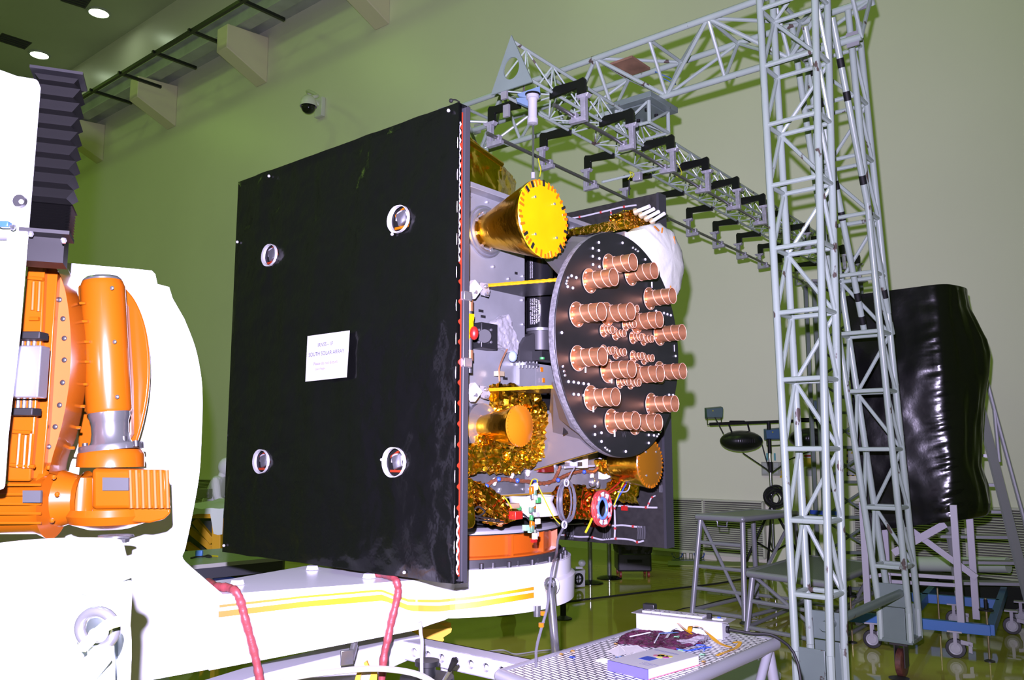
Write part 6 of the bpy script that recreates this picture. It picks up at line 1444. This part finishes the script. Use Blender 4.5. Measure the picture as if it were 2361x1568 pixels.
while y<1235:
    x=1233+rr.uniform(-8,8); w_,hh=rr.uniform(.014,.028),rr.uniform(.02,.035); c=SU(x,y,.015+rr.uniform(-.01,.01))
    MB().box(c,(.015,w_,hh),UX,(VX+ZX*rr.uniform(-.3,.3)).normalized()).build('connector',cl_[i%len(cl_)],cbn,bev=.003); y+=rr.uniform(5,9); i+=1
MB().box(SU(1233,1237,.02),(.018,.024,.03),UX,VX).build('connector',cl_[0],cbn,bev=.003); MB().box(SU(1231,1247,.02),(.018,.024,.014),UX,VX).build('red_end_cap',redm,cbn)
MB().box(SU(1212,1217,.0),(.02,.022,.024),UX,VX).box(SU(1222,1221,.0),(.014,.016,.028),UX,VX).build('green_tag',mat('pale_green_tape',(.2,.45,.25),.5),cbn)
MB().path(smoothpts([SU(1222,1120,.01),SU(1228,1106,.0),SU(1238,1106,0),SU(1240,1118,.01),SU(1255,1150,.02),SU(1275,1190,.03),SU(1291,1208,.03)]),.0028,6).build('yellow_lead',yelm,cbn)
MB().path(smoothpts([SU(1161,1146,.0),SU(1168,1152,0),SU(1180,1172,0)]),.003,6).build('yellow_lead',yelm,cbn)
MB().box(SU(1232,1120,.01),(.014,.03,.016),UX,(VX+ZX*.3).normalized()).build('white_label',wir,cbn)
rg=thing('wire_ring','ring of red and blue wires tied with white tape under the satellite','wire coil',SU(1385,1172,-.0))
cc=SU(1384,1172,0.0)
for k,(rx,m_,w_) in enumerate(((.068,redm,.010),(.056,redm,.011),(.042,blum,.008),(.075,redm,.006))):
    MB().torus(cc+UX*.006*k,UX,1,w_,36,8,ex=rx*.95,ey=rx*1.15,X=VX,Y=ZX).build('wire_loop',[mat('soft_red_wire',(.28,.03,.03),.4),mat('soft_red_wire',(.28,.03,.03),.4),mat('soft_blue_wire',(.08,.17,.42),.4),mat('soft_red_wire',(.28,.03,.03),.4)][k],rg)
for a in range(9):
    an=a*.7+.2; d=VX*math.cos(an)*.058+ZX*math.sin(an)*.068; MB().tube(cc+d*.86+UX*.012,cc+d*1.2+UX*.012,.013,n=8).build('tape_wrap',wir,rg)
MB().path(smoothpts([SU(1365,1196,.02),SU(1358,1212,.03),SU(1350,1228,.03)]),.006,6).build('yellow_lead',yelm,rg)
for k,(pts,m_) in enumerate((([(1445,1100),(1432,1125),(1422,1150),(1416,1165)],yelm),([(1450,1104),(1436,1122),(1418,1130),(1400,1140)],redm),([(1448,1108),(1430,1140),(1418,1160)],blum),([(1440,1102),(1410,1128),(1392,1140)],redm),([(1444,1104),(1452,1118),(1445,1133),(1425,1134)],wir))):
    MB().path(smoothpts([SU(x,y,.0) for x,y in pts]),.0035,6).build('loose_wire',m_,rg)

# ================= near left foreground: round white cover with clamp =================
YN=1.45; lc=at(20,1225,YN); lc=Vector((at(10,1225,YN).x,1.62,at(100,1228,YN-.1).z))
wl_=mat('white_glossy_cover',(.78,.84,.86),.25,spec=.5)
rd=(at(262,1400,1.5).x-lc.x)*.8; lc.z-=.045
nl=thing('white_round_cover','big overexposed white round cover at the lower left corner','cover',Vector((lc.x,lc.y,.7)))
MB().lathe(Vector((lc.x,lc.y,.7)),ZX,[(rd,0),(rd,lc.z-.7-.10),(rd*.985,lc.z-.7-.075),(rd*.9,lc.z-.7-.03),(rd*.86,lc.z-.7-.01),(rd*.82,lc.z-.7),(.001,lc.z-.7+.004)],80).build('shell',wl_,nl)
MB().torus(Vector((lc.x,lc.y,lc.z-.055)),ZX,rd*.985,.012,80,8).build('shoulder_seam',wl_,nl)
MB().tube(Vector((lc.x,lc.y,0)),Vector((lc.x,lc.y,.7)),rd*.8,n=40).build('pedestal',wl_,nl)
q=at(224,1450,1.42); sh=thing('lifting_shackle','blurred grey steel shackle on the white round cover','shackle',q)
MB().torus(q,Vector((.15,1,.1)),.028,.0095,36,12,ex=1.1).build('bow',stl,sh)
MB().path(smoothpts([at(192,1492,1.38),at(225,1460,1.37),at(250,1440,1.37),at(275,1432,1.38)]),.009,8).build('yellow_strap',mat('pale_yellow_strap',(.6,.62,.15),.5),sh)
MB().tube(at(232,1485,1.42),at(236,1600,1.42),.02,n=14).build('shank',wl_,sh)
solo(MB().prism([at(x,y,1.36) for x,y in ((120,1568),(205,1508),(212,1500),(242,1530),(200,1580),(150,1620))],Vector((.0,.03,0))),'white_flap',wl_,'white plate edge below the shackle at the bottom left','plate',bev=.004)
pp=[Vector((lc.x,lc.y,0))+Vector((math.cos(a),math.sin(a),0))*(rd+.012)+ZX*z for a,z in ((-.95,lc.z-.055),(-.6,lc.z-.075),(-.25,lc.z-.12),(-.1,lc.z-.2),(-.12,lc.z-.34))]
solo(MB().path(smoothpts(pp),.012,10),'curved_handle',wl_,'white curved tube handle on the right side of the round cover','handle')

# ================= left background: bench, yellow frame, worker =================
zb2=.78; b_l,b_f,b_r=G(418,1290,zb2),G(456,1302,zb2),G(652,1284,zb2); bb=b_l+b_r-b_f; b_l=G(425,1272,zb2); bb=G(540,1262,zb2)
bn=thing('workbench','green topped workbench with grey apron seen behind the positioner column','workbench',Vector(((b_f.x+bb.x)/2,(b_f.y+bb.y)/2,0)))
dxx=(b_r-b_f).normalized(); dyy=ZX.cross(dxx); Lq=(b_r-b_f).length; W=1.0; o_=b_f-dxx*.35
c4=[o_,b_r,b_r+dyy*W,o_+dyy*W]
MB().hexa([c-ZX*.03 for c in c4]+c4).build('bench_top',mat('green_bench_top',(.26,.34,.18),.35),bn)
MB().hexa([c4[0]-dyy*.01-ZX*.032,c4[1]-dyy*.01-ZX*.032,c4[1]-ZX*.032,c4[0]-ZX*.032,c4[0]-dyy*.01,c4[1]-dyy*.01,c4[1],c4[0]]).build('front_strip',gyp,bn)
MB().hexa([c4[0]-ZX*.12,c4[1]-ZX*.12,c4[1]+dyy*.03-ZX*.12,c4[0]+dyy*.03-ZX*.12,c4[0]-ZX*.032,c4[1]-ZX*.032,c4[1]+dyy*.03-ZX*.032,c4[0]+dyy*.03-ZX*.032]).build('apron',mat('slate_grey',(.035,.037,.045),.5),bn)
for c in (c4[0]+dxx*.38,c4[1]-dxx*.05,c4[2]-dxx*.05-dyy*.05,c4[3]+dxx*.38-dyy*.05,c4[0]+dxx*(Lq*.62)): MB().tube(Vector((c.x,c.y,0)),c-ZX*.03+dyy*.03,.025,n=10).build('leg',stl,bn)
dr=PL(466,1320,c4[0]+dyy*.02,dyy); MB().hexa([Vector((dr.x,dr.y,z))+dxx*a+dyy*b for z in (.42,.63) for a,b in ((0,0),(.32,0),(.32,.4),(0,.4))]).build('blue_drawer',mat('blue_drawer_paint',(.02,.06,.35),.4),bn)
cw=thing('blue_clamp','blue clip with a black cord lying on the green bench','clamp',G(459,1282,zb2))
MB().box(G(459,1282,zb2)+ZX*.025,(.06,.04,.05)).build('clip',mat('light_blue_plastic',(.08,.22,.5),.4),cw,bev=.006)
MB().path(smoothpts([G(440,1287,zb2+.006),G(452,1284,zb2+.008),G(470,1283,zb2+.008),G(480,1280,zb2+.008),G(487,1284,zb2+.008),G(475,1284,zb2+.006)]),.007,6).build('cord',cb1,cw)
solo(MB().tube(G(489,1282,zb2+.01),G(502,1283,zb2+.01),.008,n=8),'yellow_tool',yelm,'small yellow tool on the green bench','tool')
Yf=9.6; yf=thing('yellow_frame_stand','yellow steel frame with diagonal braces left of the black cover','frame',Vector((at(490,1300,Yf).x,Yf,0)))
def yb_(x0,y0,x1,y1,w_,Y=Yf,d=.08):
    p,q=at(x0,y0,Y),at(x1,y1,Y); dd=(q-p).normalized(); s_=dd.cross(Vector((0,1,0))).normalized(); MB().box((p+q)/2,((q-p).length,w_,d),dd,s_,Vector((0,1,0))).build('frame_bar',ym2,yf,bev=.004)
yb_(380,1186,506,1186,.08); yb_(501,1180,501,1382,.095); yb_(450,1200,492,1250,.07,Yf+.3); yb_(430,1215,492,1266,.07,Yf+.5); yb_(430,1255,470,1285,.07,Yf+.2); yb_(514,1195,514,1372,.04,Yf+.4); yb_(385,1186,385,1382,.095)
ct=thing('covered_table_top','pale cloth covered tray resting on the yellow frame','tray',at(485,1178,Yf))
pz=at(485,1178,Yf).z; xa,xb=at(380,1178,Yf).x,at(519,1178,Yf).x
gc=mat('pale_green_cloth',(.55,.62,.55),.6,bump=.3,bscale=5)
mb=MB(); nn=14; vs=[]
for j in range(nn+1):
    for i in range(nn+1): vs.append(Vector((xa+(xb-xa)*i/nn,Yf-.05+2.3*j/nn,pz+.03+.02*noise.noise(Vector((i*.5,j*.5,0))))))
fs=[(j*(nn+1)+i,j*(nn+1)+i+1,(j+1)*(nn+1)+i+1,(j+1)*(nn+1)+i) for j in range(nn) for i in range(nn)]
mb.add(vs,fs); k=len(vs); dv=[]
for i in range(nn+1): dv.append(Vector((vs[i].x,vs[i].y-.01,pz-.03-(.22 if i>nn-3 else 0)+.02*noise.noise(Vector((i*.8,3,0))))))
mb.add([vs[i] for i in range(nn+1)]+dv,[(i,i+1,nn+2+i,nn+1+i) for i in range(nn)])
rt=[vs[j*(nn+1)+nn] for j in range(nn+1)]; mb.add(rt+[v-ZX*.24+Vector((.03,0,0)) for v in rt],[(j,j+1,nn+2+j,nn+1+j) for j in range(nn)])
mb.add([vs[0],vs[nn],vs[-1],vs[nn*(nn+1)]]+[v-ZX*.04 for v in (vs[0],vs[nn],vs[-1],vs[nn*(nn+1)])],[(4,5,6,7)])
mb.build('cloth',gc,ct,ang=60)
solo(MB().box(at(472,1138,11.6),(.16,.12,.12)).tube(at(478,1138,11.53),at(478,1138,11.52),.02,n=10),'instrument_box',gyp,'small grey instrument box behind the cloth covered tray','box',at(472,1148,11.6)-ZX*.02)
solo(MB().box(Vector((at(462,1152,11.0).x,11.5,.42)),(1.8,.6,.84)),'cabinet',mat('dark_cabinet',(.03,.035,.03),.5),'dark low cabinet behind the cloth covered tray','cabinet')
# worker in white coverall, turned to the right behind the tray
def person():
    Yp=12.3; hd=at(521,1076,Yp); px=hd.x+.0; hz=hd.z
    root=thing('person','person in white clean room coverall and hood leaning over work behind black cover','person',Vector((px-.12,Yp,0)))
    O=Vector((px,Yp,0)); hip=O+Vector((-.22,.0,hz-.68))
    J={'pelvis':hip,'waist':hip+Vector((.03,0,.18)),'chest':hip+Vector((.10,0,.40)),'neck':hip+Vector((.16,0,.53)),'head':hip+Vector((.21,0,.62))}
    L=[('pelvis','waist'),('waist','chest'),('chest','neck'),('neck','head')]; Rr={'pelvis':.16,'waist':.15,'chest':.17,'neck':.07,'head':.07}
    for s_,t in ((-1,'l'),(1,'r')):
        J['sh'+t]=J['chest']+Vector((.03,.19*s_,.07)); J['el'+t]=J['sh'+t]+Vector((.08,.05*s_,-.27)); J['wr'+t]=J['el'+t]+Vector((.26,-.08*s_,-.02))
        J['hp'+t]=hip+Vector((0,.1*s_,-.08)); J['kn'+t]=Vector((hip.x+.04,Yp+.12*s_,.47)); J['an'+t]=Vector((hip.x-.02,Yp+.12*s_,.08)); J['to'+t]=Vector((hip.x+.16,Yp+.13*s_,.04))
        L+= [('chest','sh'+t),('sh'+t,'el'+t),('el'+t,'wr'+t),('pelvis','hp'+t),('hp'+t,'kn'+t),('kn'+t,'an'+t),('an'+t,'to'+t)]
        Rr.update({'sh'+t:.085,'el'+t:.062,'wr'+t:.045,'hp'+t:.12,'kn'+t:.085,'an'+t:.06,'to'+t:.045})
    ks=list(J); me=bpy.data.meshes.new('body'); me.from_pydata([tuple(J[k]-ORG[root.name]) for k in ks],[(ks.index(a),ks.index(b)) for a,b in L],[])
    o=bpy.data.objects.new('body',me); C.objects.link(o); o.parent=root; ORG[o.name]=ORG[root.name]
    md=o.modifiers.new('skin','SKIN'); 
    for v,k in zip(me.skin_vertices[0].data,ks): v.radius=(Rr[k],Rr[k]); v.use_root=(k=='pelvis')
    o.modifiers.new('sub','SUBSURF').levels=2; o.modifiers['sub'].render_levels=2; me.materials.append(mat('coverall_white',(.62,.64,.62),.7,bump=.3,bscale=12))
    h=J['head']+Vector((.02,0,.06)); hood=MB().ball(h,.118,20,1.05,.85,1.12).build('hood',mat('coverall_white',(.6,.6,.6),.7),root)
    f=MB().ball(h+Vector((.055,0,-.01)),.085,16,.8,.8,1.0); f.ball(h+Vector((.125,0,-.01)),.016,8,1,.8,1.4); f.build('face',mat('skin_tone',(.3,.16,.1),.5),root)
    MB().ball(h+Vector((.09,0,-.055)),.06,14,.7,.9,.7).build('mask',mat('mask_white',(.55,.6,.62),.7),root)
    mb=MB()
    for s_ in(-1,1): mb.ball(h+Vector((.116,.03*s_,.02)),.011,8)
    mb.build('eye',blkm,root,each=True)
    gl=mat('glove_white',(.6,.6,.58),.5)
    for t,s_ in (('l',-1),('r',1)):
        w=J['wr'+t]; pm=MB().ball(w+Vector((.06,0,-.005)),.045,12,1.1,.95,.5)
        for i in range(4): b=w+Vector((.095,(-.03+.02*i),0)); pm.path([b,b+Vector((.035,0,-.008)),b+Vector((.055-.006*abs(i-1.5),0,-.03))],.0095,6)
        b=w+Vector((.05,-.04*s_,0)); pm.path([b,b+Vector((.03,-.02*s_,-.01)),b+Vector((.05,-.018*s_,-.02))],.011,6); pm.build('hand',gl,root)
person()
bpy.context.view_layer.update()
